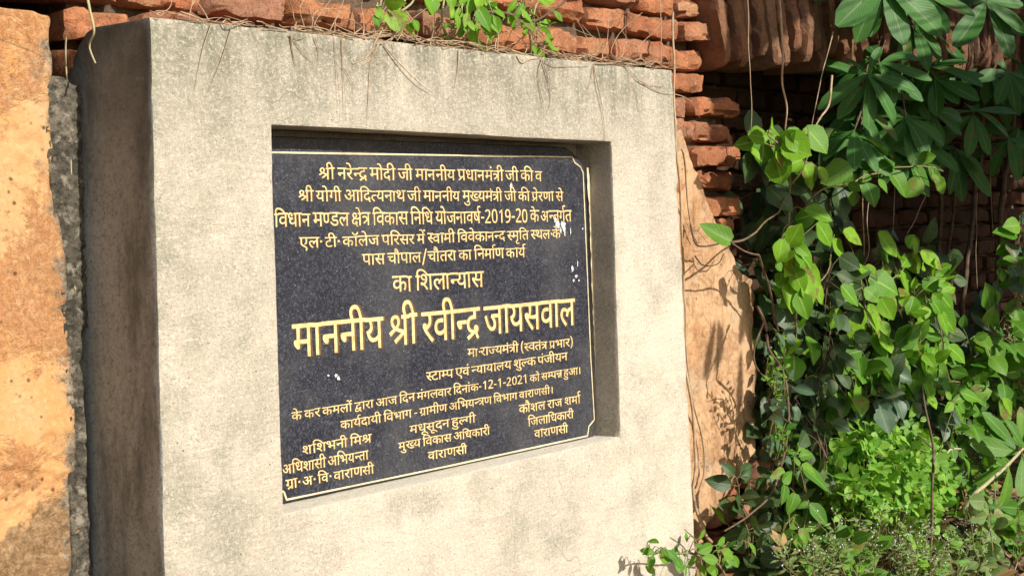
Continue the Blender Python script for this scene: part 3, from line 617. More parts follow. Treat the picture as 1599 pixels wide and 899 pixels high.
114 -62 96 -61 79 -58 64 -52 52 -45 41 -35 32 -24 25 -12 21 2 20 16 22 35 27 52 36 66 49 78 64 87 82 94 77 106 74 121 73 136 74 150 76 163 86 184 93 193 101 200 113 209 127 216 142 222 158 225 176 227 198 228 198 276 0 276 0 311 317 311 317 276 238 276 238 192 195 192 180 191 167 189 156 186 136 178 124 165 116 150 114 131 116 114 122 100 133 87 149 78 169 72 206 70 203 83 204 99 208 107 214 113 221 117 228 119 236 120 250 119 261 115 269 108 276 99 279 90 280 81 280 71 277 63 272 56 266 50 259 45 250 42 292 -69 258 -83 230 -3 215 -18 199 -32 181 -45 162 -55 139 -61|60 17 61 2 67 -9 76 -18 88 -23 101 -27 114 -28 129 -27 142 -24 166 -12 177 -4 197 15 214 36 211 36 208 35 181 36 165 38 148 42 132 47 118 54 105 64 93 60 82 54 72 47 65 38 61 28
76 118 68 119 60 122 51 128 42 135 28 153 23 163 18 182 19 189 25 200 31 204 39 207 49 208 222 208 222 276 0 276 0 311 315 311 315 276 263 276 263 0 222 0 222 129 156 73 176 49 179 41 180 34 179 27 176 21 170 16 163 12 153 10 135 9 123 11 118 13 112 14 106 16 100 19 85 32 82 38 82 50 86 60 95 70 171 132 222 170 222 172 102 172 102 145 101 136 99 130 95 124 84 118
142 150 164 149 183 146 199 140 212 133 223 124 231 114 236 103 239 92 240 80 239 63 234 49 225 36 213 26 198 17 180 9 166 42 176 46 185 51 192 56 198 62 201 70 202 78 200 89 196 98 188 105 176 110 161 113 141 114 118 113 99 108 86 101 76 91 71 80 69 68 71 52 74 43 86 25 96 16 109 6 146 -16 152 -15 157 -15 162 -14 186 -17 205 -23 221 -34 232 -48 239 -65 242 -84 239 -104 231 -120 218 -134 201 -145 178 -152 152 -154 121 -151 93 -144 68 -131 45 -114 24 -94 3 -70 34 -48 46 -64 70 -88 82 -97 95 -105 108 -111 121 -115 136 -117 152 -118 181 -114 199 -102 205 -81 204 -71 200 -63 193 -56 184 -52 175 -49 165 -48 141 -51 134 -53 127 -56 120 -60 112 -40 85 -22 64 -4 48 13 37 30 31 49 29 68 30 80 32 90 36 100 42 109 56 124 41 146 37 155 35 165 34 176 35 185 37 193 43 206 48 212 61 222 70 226 79 229 90 231 101 232 180 232 180 276 0 276 0 311 273 311 273 276 221 276 221 197 106 197 93 196 89 194 85 193 78 186 75 180 74 174 75 167 79 156 91 142 107 147 124 149
97 311 138 311 138 0 97 0
86 -12 62 22 196 102 196 276 104 276 104 117 103 109 101 102 98 96 93 92 87 90 80 89 71 90 62 94 53 100 45 107 30 125 25 135 20 154 21 161 27 172 33 176 41 179 51 180 64 180 64 276 0 276 0 311 289 311 289 276 237 276 237 0 196 0 196 61
-32 -122 -40 -126 -49 -128 -58 -131 -68 -133 -77 -134 -86 -134 -110 -132 -129 -125 -145 -114 -157 -100 -164 -83 -166 -63 -164 -45 -156 -29 -144 -14 -126 -3 -106 3 -81 6 -57 4 -35 -1 -16 -8 2 -19 19 -31 34 -45 61 -77 72 -94 42 -114 23 -89 5 -67 -14 -50 -33 -38 -55 -31 -78 -28 -94 -30 -106 -33 -116 -38 -124 -45 -128 -54 -130 -64 -128 -75 -124 -84 -117 -90 -108 -95 -99 -97 -89 -98 -80 -98 -72 -97 -51 -91 -44 -88
0 140 60 140 60 200 0 200"""
# one row per inscription line: text width, baseline start and end and headline height measured on the photo, then glyph x y
ROWS = """
7797;497 280;846 283;17.2;0 0 0,1 354 0,2 568 0,3 846 0,4 1050 0,5 1050 0,6 1229 0,7 1574 0,8 1873 0,9 2002 0,10 2262 0,11 2477 0,1 2848 0,7 3062 0,12 3362 0,2 3491 0,2 3768 0,1 4046 0,13 4176 0,14 4550 0,15 4834 0,12 5142 0,2 5272 0,7 5549 0,16 5848 0,17 5848 0,1 6124 0,11 6338 0,1 6710 0,18 6924 0,19 7305 0,20 7520 0
10021;465 314.6;879 313.8;16;0 0 0,1 354 0,13 568 0,8 858 0,21 988 0,1 1269 0,22 1484 0,23 1995 0,9 2124 0,24 2384 0,13 2559 0,2 2849 0,12 3126 0,25 3256 0,11 3662 0,1 4033 0,7 4248 0,12 4546 0,2 4676 0,2 4954 0,1 5231 0,13 5360 0,7 5736 0,26 6034 0,27 6034 0,13 6358 0,7 6648 0,16 6948 0,17 6948 0,1 7224 0,11 7438 0,1 7809 0,18 8024 0,19 8404 0,14 8619 0,4 8903 0,3 8903 0,28 9108 0,12 9469 0,29 9684 0,4 10022 0
11160;428 354.5;892 345.8;19.3;23 0 0,20 130 0,15 408 0,12 715 0,2 844 0,7 1207 0,30 1506 0,31 1740 0,32 2028 0,33 2452 0,4 2808 0,17 2808 0,23 3169 0,20 3298 0,18 3576 0,12 3958 0,29 4087 0,23 4510 0,2 4640 0,23 4917 0,15 5046 0,13 5439 0,8 5729 0,11 5858 0,2 6230 0,12 6507 0,20 6636 0,34 6914 0,35 7204 0,36 7204 0,37 7374 0,38 7649 0,39 7924 0,40 8200 0,36 8476 0,37 8646 0,38 8921 0,18 9282 0,4 9552 0,41 9748 0,5 10130 0,42 10308 0,21 10594 0,35 10875 0,42 10875 0
9724;467 387.5;875 372;15;43 0 0,32 276 0,68 650 0,44 800 0,10 1052 0,68 1217 0,18 1367 0,45 1748 0,32 1878 0,4 2216 0,11 2216 0,46 2672 0,23 2956 0,3 3086 0,29 3290 0,3 3628 0,7 3918 0,47 4217 0,48 4302 0,20 4496 0,12 4774 0,7 4904 0,1 5203 0,23 5418 0,20 5547 0,20 5825 0,4 6103 0,18 6103 0,12 6484 0,2 6614 0,5 6891 0,9 7070 0,48 7415 0,7 7610 0,49 7908 0,23 7908 0,42 8038 0,50 8408 0,32 8919 0,18 9343 0,4 9614 0
6078;565.7 414;820 401;16;46 0 0,12 284 0,29 414 0,51 836 0,52 1154 0,46 1283 0,12 1567 0,32 1696 0,53 2036 0,51 2250 0,52 2567 0,42 2696 0,3 2982 0,12 3186 0,18 3400 0,12 3782 0,23 3996 0,2 4126 0,7 4403 0,12 4702 0,35 4832 0,28 4832 0,18 5278 0,12 5659 0,13 5788 0,35 6078 0
2470;612.4 456;754 447.4;24;18 0 0,12 381 0,23 596 0,54 725 0,32 1065 0,12 1404 0,5 1534 0,13 1712 0,12 2002 0,29 2132 0
5067;457.4 558;898 506.5;46;7 0 0,12 299 0,2 428 0,2 706 0,1 984 0,13 1113 0,0 1488 0,1 1842 0,3 2056 0,20 2260 0,1 2538 0,5 2668 0,6 2847 0,11 3192 0,12 3563 0,13 3692 0,29 3982 0,20 4320 0,12 4598 0,32 4728 0
4670;729.7 557.5;895 540;12.2;7 0 0,12 299 0,68 464 0,3 528 0,12 733 0,55 862 0,13 1148 0,7 1438 0,16 1738 0,17 1738 0,1 2014 0,56 2228 0,48 2405 0,20 2600 0,42 2878 0,16 3162 0,17 3162 0,14 3524 0,57 3808 0,12 4159 0,3 4288 0,58 4493 0
5898;665 595;885.5 562;12.6;48 0 0,44 194 0,12 446 0,59 576 0,43 1118 0,20 1395 0,16 1673 0,5 1758 0,13 1937 0,12 2227 0,13 2356 0,12 2646 0,32 2776 0,13 3115 0,54 3490 0,26 3830 0,60 3830 0,18 4080 0,46 4546 0,16 4830 0,11 4830 0,1 5201 0,13 5330 0,2 5620 0
13015;455 656.5;907 583.4;12;18 0 0,4 270 0,18 466 0,3 847 0,18 1136 0,7 1518 0,32 1816 0,61 2156 0,62 2370 0,12 2680 0,3 2810 0,12 3014 0,22 3228 0,11 3740 0,23 4196 0,9 4326 0,2 4586 0,7 4948 0,16 5247 0,21 5247 0,32 5528 0,20 5868 0,12 6146 0,3 6275 0,23 6564 0,9 6694 0,2 6954 0,12 7232 0,16 7361 0,18 7361 0,36 7742 0,39 7912 0,37 8188 0,36 8463 0,39 8633 0,36 8908 0,37 9078 0,38 9354 0,37 9630 0,39 9905 0,18 10266 0,8 10646 0,29 10861 0,59 11199 0,63 11656 0,64 12049 0,22 12314 0,65 12826 0
9560;531 670;864 613.5;11.8;18 0 0,12 381 0,13 510 0,35 800 0,9 800 0,12 1060 0,13 1190 0,1 1480 0,23 1694 0,20 1824 0,57 2102 0,12 2454 0,21 2583 0,36 2950 0,66 3204 0,12 3486 0,7 3616 0,1 3914 0,28 4044 0,41 4490 0,23 4872 0,57 5002 0,13 5354 0,5 5644 0,17 5822 0,28 6098 0,23 6545 0,20 6674 0,57 6952 0,12 7304 0,21 7434 0,20 7800 0,12 8078 0,3 8208 0,12 8412 0,28 8542 0,29 8903 0,1 9241 0,65 9370 0
2435;471.6 709.8;579.5 690;13.5;54 0 0,23 340 0,54 470 0,57 810 0,2 1161 0,1 1438 0,23 1653 0,7 1782 0,0 2082 0
3587;440.5 741;575 716.5;15;41 0 0,23 382 0,15 512 0,54 819 0,12 1159 0,29 1288 0,1 1626 0,41 1841 0,23 2223 0,57 2352 0,13 2704 0,5 2994 0,42 3173 0,12 3458 0
3326;446 763.5;584 738;14;66 0 0,12 282 0,68 446 0,41 596 0,68 1013 0,23 1163 0,20 1292 0,68 1606 0,20 1756 0,12 2034 0,3 2163 0,12 2368 0,28 2497 0,29 2858 0,1 3196 0
2493;639 677;742 658.5;12;7 0 0,15 299 0,67 606 0,29 606 0,67 944 0,9 944 0,2 1204 0,64 1567 0,60 1832 0,21 2082 0,1 2364 0
4002;622 703;764.6 677.5;12;7 0 0,26 299 0,27 299 0,13 623 0,23 998 0,20 1128 0,18 1406 0,12 1786 0,29 1916 0,41 2339 0,23 2721 0,15 2850 0,18 3158 0,12 3539 0,3 3668 0,1 3873 0
1570;667.8 718;729 707;12.5;20 0 0,12 278 0,3 408 0,12 612 0,28 742 0,29 1103 0,1 1441 0
2833;809.8 645.7;906 628.5;12.7;18 0 0,52 381 0,54 510 0,32 850 0,3 1274 0,12 1479 0,11 1608 0,54 2064 0,7 2404 0,12 2704 0,35 2833 0
2250;824 665.5;895 652;12;23 0 0,11 130 0,32 500 0,12 840 0,23 969 0,15 1098 0,18 1406 0,12 1787 0,3 1916 0,1 2121 0
1570;834 683.5;886.6 674.6;12;20 0 0,12 278 0,3 408 0,12 612 0,28 742 0,29 1103 0,1 1441 0
"""


def glyph_mesh(spec, off):
    """fills one letter; strokes drawn as separate outlines are filled one by one, each a hair above the last"""
    V_, F_, Z_ = [], [], []
    for gi, outer in enumerate(spec.split('/')):
        cu = bpy.data.curves.new("glyph", 'CURVE')
        cu.dimensions = '2D'; cu.fill_mode = 'FRONT'; cu.offset = off
        for c in outer.split('|'):
            q = [float(a) for a in c.split()]
            n = len(q)//2
            if n < 3: continue
            sp = cu.splines.new('POLY'); sp.points.add(n-1); sp.use_cyclic_u = True
            for i in range(n): sp.points[i].co = (q[2*i], q[2*i+1], 0, 1)
        ob = bpy.data.objects.new("glyph", cu)
        col.objects.link(ob)
        dg = bpy.context.evaluated_depsgraph_get()
        me = bpy.data.meshes.new_from_object(ob.evaluated_get(dg))
        b = len(V_)
        V_ += [(v.co.x, v.co.y, gi) for v in me.vertices]; F_ += [tuple(i+b for i in p.vertices) for p in me.polygons]
        bpy.data.objects.remove(ob); bpy.data.curves.remove(cu); bpy.data.meshes.remove(me)
    return V_, F_
GL = GLYPHS.split('\n')
cache = {}
def gmesh(i, off):
    if (i, off) not in cache: cache[i, off] = glyph_mesh(GL[i], off)
    return cache[i, off]
rnd = random.Random(3)
for row in ROWS.strip().split('\n'):
    wd, a, b, h, gs = row.split(';')
    wd = float(wd); h = float(h)
    ax, ay = map(float, a.split()); bx, by = map(float, b.split())
    A = at(ax, ay, PY); B = at(bx, by, PY)
    mx, my = (ax+bx)/2, (ay+by)/2
    hz = (at(mx, my-h, PY)-at(mx, my, PY)).z
    big = h > 30
    layers = [(GROOVE_SHADE, 6 if not big else 9, .0004, (.0021, -.0004)), (GOLD, 1 if not big else 2.5, .0008, (0, 0))]
    mb = MB()
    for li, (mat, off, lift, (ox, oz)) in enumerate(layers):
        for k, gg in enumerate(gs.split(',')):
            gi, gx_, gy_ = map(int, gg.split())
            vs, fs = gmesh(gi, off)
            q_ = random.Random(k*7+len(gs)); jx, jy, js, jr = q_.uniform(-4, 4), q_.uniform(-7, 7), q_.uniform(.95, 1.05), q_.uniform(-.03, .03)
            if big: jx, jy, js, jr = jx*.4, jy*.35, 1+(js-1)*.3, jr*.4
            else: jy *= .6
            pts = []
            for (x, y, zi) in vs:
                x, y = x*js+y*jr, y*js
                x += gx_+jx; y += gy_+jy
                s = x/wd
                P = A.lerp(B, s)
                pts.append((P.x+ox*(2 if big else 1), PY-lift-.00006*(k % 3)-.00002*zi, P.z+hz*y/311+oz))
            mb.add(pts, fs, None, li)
    mb.build("lettering", [GROOVE_SHADE, GOLD], plq, smooth=False)
def strip(pts, w, name, mat, lift):
    mb = MB(); vs = []
    pts = [Vector(p) for p in pts]
    for i, p in enumerate(pts):
        t = pts[min(i+1, len(pts)-1)]-pts[max(i-1, 0)]
        t.normalize()
        nn = Vector((-t.z, 0, t.x))*(w/2*(1+.25*noise.noise(p*40)))
        for q in (p+nn, p-nn): vs.append((q.x, PY-lift, q.z))
    mb.add(vs, [(2*i, 2*i+1, 2*i+3, 2*i+2) for i in range(len(pts)-1)])
    return mb.build(name, mat, plq, smooth=False)
def dense(px, n=8):
    P = [at(x, y, PY) for x, y in px]; o = []
    for a, b in zip(P, P[1:]): o += [a.lerp(b, i/n) for i in range(n)]
    return o+[P[-1]]
strip(dense([(418, 238), (600, 241), (893, 245.5), (897, 254), (906, 261), (910, 270), (922, 560), (927.5, 655), (919, 665), (917, 680), (700, 727), (447, 779.5), (443, 768), (436, 763)]), .0034, "border_line", LINE, .0012)
# ragged cement grout squeezed out along the right edge of the stone
mb = MB()
P = [at(x, y, PY) for x, y in ((916, 262), (921, 330), (924, 420), (928, 520), (932, 610), (935, 670))]
P = spline(P, 12)
for i in range(len(P)-1):
    w = .0035*(1+.9*noise.noise(P[i]*60)); w2 = .0035*(1+.9*noise.noise(P[i+1]*60))
    a, b = P[i], P[i+1]
    mb.add([(a.x-w, PY-.0015, a.z), (a.x+w*1.6, PY-.003, a.z), (b.x+w2*1.6, PY-.003, b.z), (b.x-w2, PY-.0015, b.z)], [(0, 1, 2, 3)])
mb.build("grout_bead", CREAM, plq)
def blob(px, py, rx_, rz_):
    mb = MB()
    c = at(px, py, PY); n = 11
    vs = [(c.x+rx_*math.cos(2*math.pi*i/n)*U(.5, 1.3), PY-.0016-.0002*R(), c.z+rz_*math.sin(2*math.pi*i/n)*U(.5, 1.3)) for i in range(n)]
    mb.add(vs+[(c.x, PY-.0024, c.z)], [(i, (i+1) % n, n) for i in range(n)])
    mb.build("paint_stain", WHITE, plq, smooth=False)
for a in ((870, 350, .010, .012), (879, 353, .010, .013), (866, 343, .005, .006), (875, 361, .004, .008), (881, 364, .003, .007), (797, 289, .0045, .006), (893, 420, .004, .008), (899, 431, .005, .004), (895, 438, .004, .004), (903, 438, .003, .003), (901, 412, .003, .006), (909, 357, .003, .003),
          (524, 586, .005, .004), (528, 590, .004, .004), (512, 586, .003, .002), (860, 365, .003, .003), (890, 360, .002, .01)): blob(*a)

# ------------------------------------------------------------------ the ruined brick wall
wall = empty("brick_wall", (2.0, WALL, GROUND), "crumbling old brick wall with orange plaster and an arched niche behind the cement slab", "wall")
NI0, NI1, NTOP, NBACK = 2.13, 5.3, .10, .50
core = MB()
def box(mb, x0, x1, y0, y1, z0, z1, m=0):
    vs = [(x, y, z) for z in (z0, z1) for y in (y0, y1) for x in (x0, x1)]
    mb.add(vs, [(0, 2, 3, 1), (4, 5, 7, 6), (0, 1, 5, 4), (2, 6, 7, 3), (0, 4, 6, 2), (1, 3, 7, 5)], None, m)
CY = WALL+.042
box(core, -4, -.115, CY, .9, GROUND-.1, 1.3)
box(core, -.115, .03, CY, .9, GROUND-.1, -.135)
box(core, -.115, .03, CY, .9, .08, 1.3)
box(core, -.115, .03, CY+.22, .9, -.135, .08)
box(core, .03, 1.96, CY, .9, GROUND-.1, 1.3)
box(core, 1.96, NI0-.03, CY, .9, GROUND-.1, -.035)
box(core, 1.96, NI1, CY, .9, NTOP+.09, 1.3)
box(core, NI1, 8, CY, .9, GROUND-.1, 1.3)
box(core, 1.96, NI1, NBACK+.055, .9, -.035, NTOP+.09)
box(core, NI0-.03, NI1, NBACK+.055, .9, GROUND-.1, -.035)
core.build("masonry_core", MORTAR, wall, smooth=False)
def brick(mb, c, l, d, h, tilt=0, rough=1.0, m=0, seed=None, yaw=0, res=1):
    """one weathered brick: rounded, pitted block of length l (x), depth d (y), height h (z)"""
    nx_, ny_, nz_ = max(5, int(l/.016*res)), max(3, int(4*res)), max(4, int(6*res))
    off = Vector((U(0, 50), U(0, 50), U(0, 50)))
    wedge = U(-.06, .06); sag = U(-.003, .003)*rough; chipL, chipR = U(0, .018), U(0, .018)
    idx = {}; vs = []; fs = []
    def P(i, j, k):
        key = (i, j, k)
        if key in idx: return idx[key]
        u, v, w = 2*i/nx_-1, 2*j/ny_-1, 2*k/nz_-1
        # superellipsoid rounding
        r = (abs(u)**30+abs(v)**20+abs(w)**20)
        s = 1.0
        if r > 1: s = r**(-1/14)
        p = Vector((u*l/2*(s if abs(u) > .9 else 1), v*d/2*s, w*h/2*s*(1+wedge*u)))
        q = p+off
        dd = (fbm(q, 14, 5)*.013+noise.noise(q*60)*.003+noise.noise(q*120)*.002)*rough
        nrm_ = Vector((u**9, v**5, w**9))
        if nrm_.length > 0: nrm_.normalize()
        p += nrm_*dd*(1.0 if abs(v) > .9 else .4)
        if v < -.5 and abs(w) > .6:                       # broken arrises
            p.y += max(0, noise.noise(q*28+Vector((3, 3, 3)))-.05)*.034*rough
            p.z -= w*max(0, noise.noise(q*33))*.012*rough
        p.z += sag*(1-u*u)*2
        if u < -.7: p.y += chipL*(-u-.7)/.3
        if u > .7: p.y += chipR*(u-.7)/.3
        idx[key] = len(vs); vs.append(p)
        return idx[key]
    for i in range(nx_):
        for k in range(nz_):
            fs.append((P(i, 0, k), P(i+1, 0, k), P(i+1, 0, k+1), P(i, 0, k+1)))
    for i in range(nx_):
        for j in range(ny_):
            fs.append((P(i, j, nz_), P(i+1, j, nz_), P(i+1, j+1, nz_), P(i, j+1, nz_)))
            fs.append((P(i, j+1, 0), P(i+1, j+1, 0), P(i+1, j, 0), P(i, j, 0)))
    for j in range(ny_):
        for k in range(nz_):
            fs.append((P(0, j+1, k), P(0, j, k), P(0, j, k+1), P(0, j+1, k+1)))
            fs.append((P(nx_, j, k), P(nx_, j+1, k), P(nx_, j+1, k+1), P(nx_, j, k+1)))
    ct, st = math.cos(tilt), math.sin(tilt)
    o = []
    for p in vs:
        o.append((c[0]+p.x*ct-p.z*st, c[1]+p.y, c[2]+p.x*st+p.z*ct))
    mb.add(o, fs, None, m)
def crisp(o):
    o.data.set_sharp_from_angle(angle=math.radians(32)); return o
COURSE = .0655
bw = MB()
ZT = -.026                                     # top of the course level with the niche springing
for k in range(-13, 27):
    top = ZT-COURSE*k
    z = top-.0275
    if z < GROUND: break
    end = 2.00 if k <= -1 else 2.15+U(-.02, .025)
    if k <= -3: end = 2.06-.03*(k+3)*0+U(-.03, .02)
    if k < -6: end = 8
    x = end
    lo = -2.4 if k < -1 else (-.3 if k <= 0 else 1.35)
    if k > 6: lo = 1.85
    while x > lo:
        l = U(.15, .25)
        if 0 <= k and x > end-.01: l = U(.20, .27)
        if -1 <= k <= 1 and x-l < .02:
            if x > .03:
                l = x+.004
            else:
                x = lo-1; continue
        brick(bw, (x-l/2, WALL+(.045 if k < 4 else .058)+U(-.024, .018), z+U(-.004, .004)+(.024*max(0, min(1, (2.0-x)/.8)) if k <= -3 else 0)), l-.008, .11, .0525+U(-.006, .004), U(-.035, .035), 1.3)
        x -= l
# left end below: bricks that show where the plaster has fallen
for k in range(-1, 27):
    z = ZT-COURSE*k-.0275
    x = -.02 if k > 2 else -.118
    while x > -1.2:
        l = U(.15, .24)
        brick(bw, (x-l/2, WALL+.06, z), l-.010, .11, .056, 0, 1.0, res=.7)
        x -= l
crisp(bw.build("brickwork", BRICK, wall))
# arch of bricks on end above the niche
ar = MB()
x = 2.035
cxm = 3.6
while x < 5.3:
    w = U(.046, .060)
    lean = math.radians(16)*(x-cxm)/(cxm-2.03)
    rise = .10*(1-((x-cxm)/1.6)**2)
    hgt = U(.20, .29)
    zb = .055+rise*.8+U(-.025, .03)
    cz = zb+hgt/2
    cx_ = x+math.sin(lean)*(hgt/2)*1.0
    brick(ar, (cx_, WALL+.05+U(-.02, .02), cz), hgt, .20, w*.86, math.pi/2-lean, 1.3)
    x += w
crisp(ar.build("brick_arch", BRICKA, wall))
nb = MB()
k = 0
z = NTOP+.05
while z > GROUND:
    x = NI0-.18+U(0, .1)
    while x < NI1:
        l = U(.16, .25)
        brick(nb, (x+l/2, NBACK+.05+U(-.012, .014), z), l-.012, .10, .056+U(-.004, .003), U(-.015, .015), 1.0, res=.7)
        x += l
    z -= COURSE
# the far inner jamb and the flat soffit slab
crisp(nb.build("niche_brickwork", BRICK_SHADE, wall))
sf = MB()
box(sf, 1.97, NI1, WALL+.06, NBACK+.06, NTOP+.02, NTOP+.088)
sf.build("niche_soffit", MORTAR, wall, smooth=False)

def sheet(name, mat, inside, x0, x1, z0, z1, d, ysurf, thick=.02, parent=wall):
    """plaster: a ragged-edged coat with a bumpy face and a broken rim of the given thickness"""
    nx_, nz_ = int((x1-x0)/d), int((z1-z0)/d)
    idx = {}; vs = []; fs = []
    def P(i, k):
        if (i, k) not in idx:
            x = x0+i*d; z = z0+k*d
            p = Vector((x+.35*d*noise.noise(Vector((x, z, 3))*60), 0, z+.35*d*noise.noise(Vector((x, z, 8))*60)))
            idx[i, k] = len(vs); vs.append((p.x, ysurf(x, z), p.z))
        return idx[i, k]
    cell = set((i, k) for i in range(nx_) for k in range(nz_) if inside(x0+(i+.5)*d, z0+(k+.5)*d))
    for i, k in cell: fs.append((P(i, k), P(i+1, k), P(i+1, k+1), P(i, k+1)))
    back = {}
    def B(i, k):
        if (i, k) not in back:
            a = vs[P(i, k)]
            back[i, k] = len(vs); vs.append((a[0], a[1]+thick, a[2]))
        return back[i, k]
    for i, k in list(cell):
        for di, dk, e in ((0, -1, ((i, k), (i+1, k))), (0, 1, ((i+1, k+1), (i, k+1))), (-1, 0, ((i, k+1), (i, k))), (1, 0, ((i+1, k), (i+1, k+1)))):
            if (i+di, k+dk) not in cell:
                a, b = e
                fs.append((P(*b), P(*a), B(*a), B(*b)))
    # round off the stepped outline
    rim = {}
    for i, k in cell:
        for di, dk, e in ((0, -1, ((i, k), (i+1, k))), (0, 1, ((i+1, k+1), (i, k+1))), (-1, 0, ((i, k+1), (i, k))), (1, 0, ((i+1, k), (i+1, k+1)))):
            if (i+di, k+dk) not in cell:
                rim.setdefault(e[0], []).append(e[1]); rim.setdefault(e[1], []).append(e[0])
    for it in range(3):
        new = {}
        for a, nb_ in rim.items():
            if len(nb_) != 2: continue
            p, q, r_ = vs[idx[a]], vs[idx[nb_[0]]], vs[idx[nb_[1]]]
            new[a] = tuple(.4*p[j]+.3*q[j]+.3*r_[j] for j in range(3))
        for a, p in new.items():
            vs[idx[a]] = p
            if a in back: vs[back[a]] = (p[0]+U(-.001, .001), p[1]+thick, p[2])
    mb = MB(); mb.add(vs, fs)
    return mb.build(name, mat, parent)
def left_in(x, z):
    n = .022*fbm((x, 0, z), 9, 4)
    if z > .022+n*.7: return False
    e = pw(z, [(.05, -.045), (-.07, -.045), (-.10, -.060), (-.22, -.056), (-.35, -.046), (-.5, -.038), (-.7, -.032), (-1, -.03), (-2, -.03)])
    return x < e+n*.9
def left_y(x, z):
    y = WALL-.028+.002*fbm((x, 1, z), 5)+.0015*noise.noise(Vector((x, 0, z))*70)
    r = fbm((x, 4, z), 7, 4)
    if r > .13: y += min(.004, (r-.13)*.04)+.002*noise.noise(Vector((x, 0, z))*90)
    if z+.14*fbm((x, 0, z), 3) < -.76: y += .005+.003*noise.noise(Vector((x, 0, z))*60)
    return y
sheet("plaster_coat", PLASL, left_in, -.62, .0, -1.3, .03, .0045, left_y, .03)["label"] = "orange plaster left of the cement slab, spalling in patches"
def right_in(x, z):
    n = .03*fbm((x, 7, z), 8, 4)
    # plaster survives below a diagonal, and has fallen off along the jamb
    if z > pw(-x, [(-1.3, -.02), (-1.78, -.08), (-1.88, -.22), (-1.98, -.36), (-2.06, -.46), (-2.14, -.53), (-2.4, -.60)])+n*1.6: return False
    xe = 2.155+n*1.3
    if z < -1.0: xe -= .28*min(1, (-1.0-z)/.18)
    return x < xe-.02*abs(noise.noise(Vector((0, 0, z*14))))*2
def right_y(x, z):
    y = WALL-.032+.005*fbm((x, 1, z), 5)+.002*noise.noise(Vector((x, 0, z))*70)
    # shallow vertical runs where rain has cut the coat
    y += .012*max(0, fbm((x*5, 4, z*.9), 9, 4)-.05)+.004*max(0, noise.noise(Vector((x*3, 6, z))*40))
    return y
sheet("plaster_coat", PLASR, right_in, 1.4, 2.25, -1.62, -.02, .0055, right_y, .045)["label"] = "sandy plaster strip between the cement slab and the niche"
def moss_in(x, z):
    n = .02*fbm((x, 3, z), 10, 4)
    w = pw(z, [(.05, -.05), (-.10, -.066), (-.22, -.064), (-.35, -.054), (-.5, -.046), (-.7, -.046), (-1, -.05), (-2, -.05)])+n*.6
    r_ = .02 if z > -.5 else -.014+n*.4
    return w < x < r_ and z < -.09+n*2
def moss_y(x, z):
    return WALL-.026+.006*fbm((x, 5, z), 28, 4)+.005*noise.noise(Vector((x, 2, z))*85)+.004*noise.noise(Vector((x, 2, z))*160)+.25*max(0, x-.0)
sheet("mortar_joint", MOSSY, moss_in, -.13, .02, -1.3, -.06, .004, moss_y, .04)["label"] = "rough grey mossy cement filling the gap left of the slab"

# ------------------------------------------------------------------ leaves and stems
def prof(a, b):
    tm = a/(a+b); mx = tm**a*(1-tm)**b
    return lambda t: (max(t, 0)**a*max(1-t, 0)**b)/mx
PROF = {'ovate': prof(.5, .85), 'heart': prof(.32, .8), 'lance': prof(1.0, .55), 'ell': prof(.75, .75), 'round': prof(.5, .5), 'narrow': prof(.8, 1.0)}
def leaf(mb, P, d, n, L, W, shape='ovate', curl=.12, fold=.18, m=0, rows=6, cols=4, serr=.0):
    d = d.normalized(); n = (n-d*n.dot(d))
    if n.length < 1e-4: n = d.orthogonal()
    n.normalize(); s = d.cross(n)
    w_ = PROF[shape]; vs = []; uv = []
    twist = U(-.25, .25); wob = U(-.03, .03); ph = U(0, 6)
    ts = [0.0]+[.04+.96*((i+1)/rows) for i in range(rows)]
    for i, t in enumerate(ts):
        w = w_(min(max(t, .012), .992))*W/2
        if serr and i % 2: w *= 1-serr
        c = P+d*(L*(t-curl*.25*t*t))-n*(curl*L*t*t)
        for k in range(cols+1):
            u = 2*k/cols-1
            q = c+s*(u*w+wob*L*math.sin(3*t))+n*(fold*abs(u)*w+twist*u*w*t+.10*w*math.sin(ph+5*t)*abs(u))
            vs.append(q); uv.append((k/cols, t))
    nc = cols+1
    mb.add(vs, [(i*nc+k, i*nc+k+1, (i+1)*nc+k+1, (i+1)*nc+k) for i in range(len(ts)-1) for k in range(cols)], uv, m)
def jit(a): return Vector((U(-a, a), U(-a, a), U(-a, a)))
def facing(a=.55, b=.75, j=.35): return (-CF*a+SUN*b+jit(j)).normalized()
def depth(P): return (P-CAM).dot(CF)
def leafpx(mb, bx, by, tx, ty, Y, w=.7, shape='ovate', m=0, n=None, st=None, sm=0, over=1.12, serr=0., curl=None):
    P = at(bx, by, Y)
    k = depth(P)/F_PX
    n = n or facing()
    d = CR*((tx-bx)*k)-CU*((ty-by)*k)
    L0 = d.length
    d = d-n*d.dot(n)*.8
    leaf(mb, P, d, n, L0*over, L0*over*w, shape, U(.05, .25) if curl is None else curl, U(.05, .3), m, serr=serr)
    if st:
        S = min(st, key=lambda q: (q-P).length)
        if (S-P).length < .3:
            c = (S+P)/2+Vector((0, 0, .01)); mb.tube([S, c, P], .0014, .0009, 4, sm)
def wig(P, a=.006, n=5):
    """a wavering stem through the points"""
    o = spline(P, n)
    return [p+Vector((noise.noise(p*9+Vector((1, 0, 0))), noise.noise(p*9+Vector((0, 7, 0))), noise.noise(p*9)))*a for p in o]

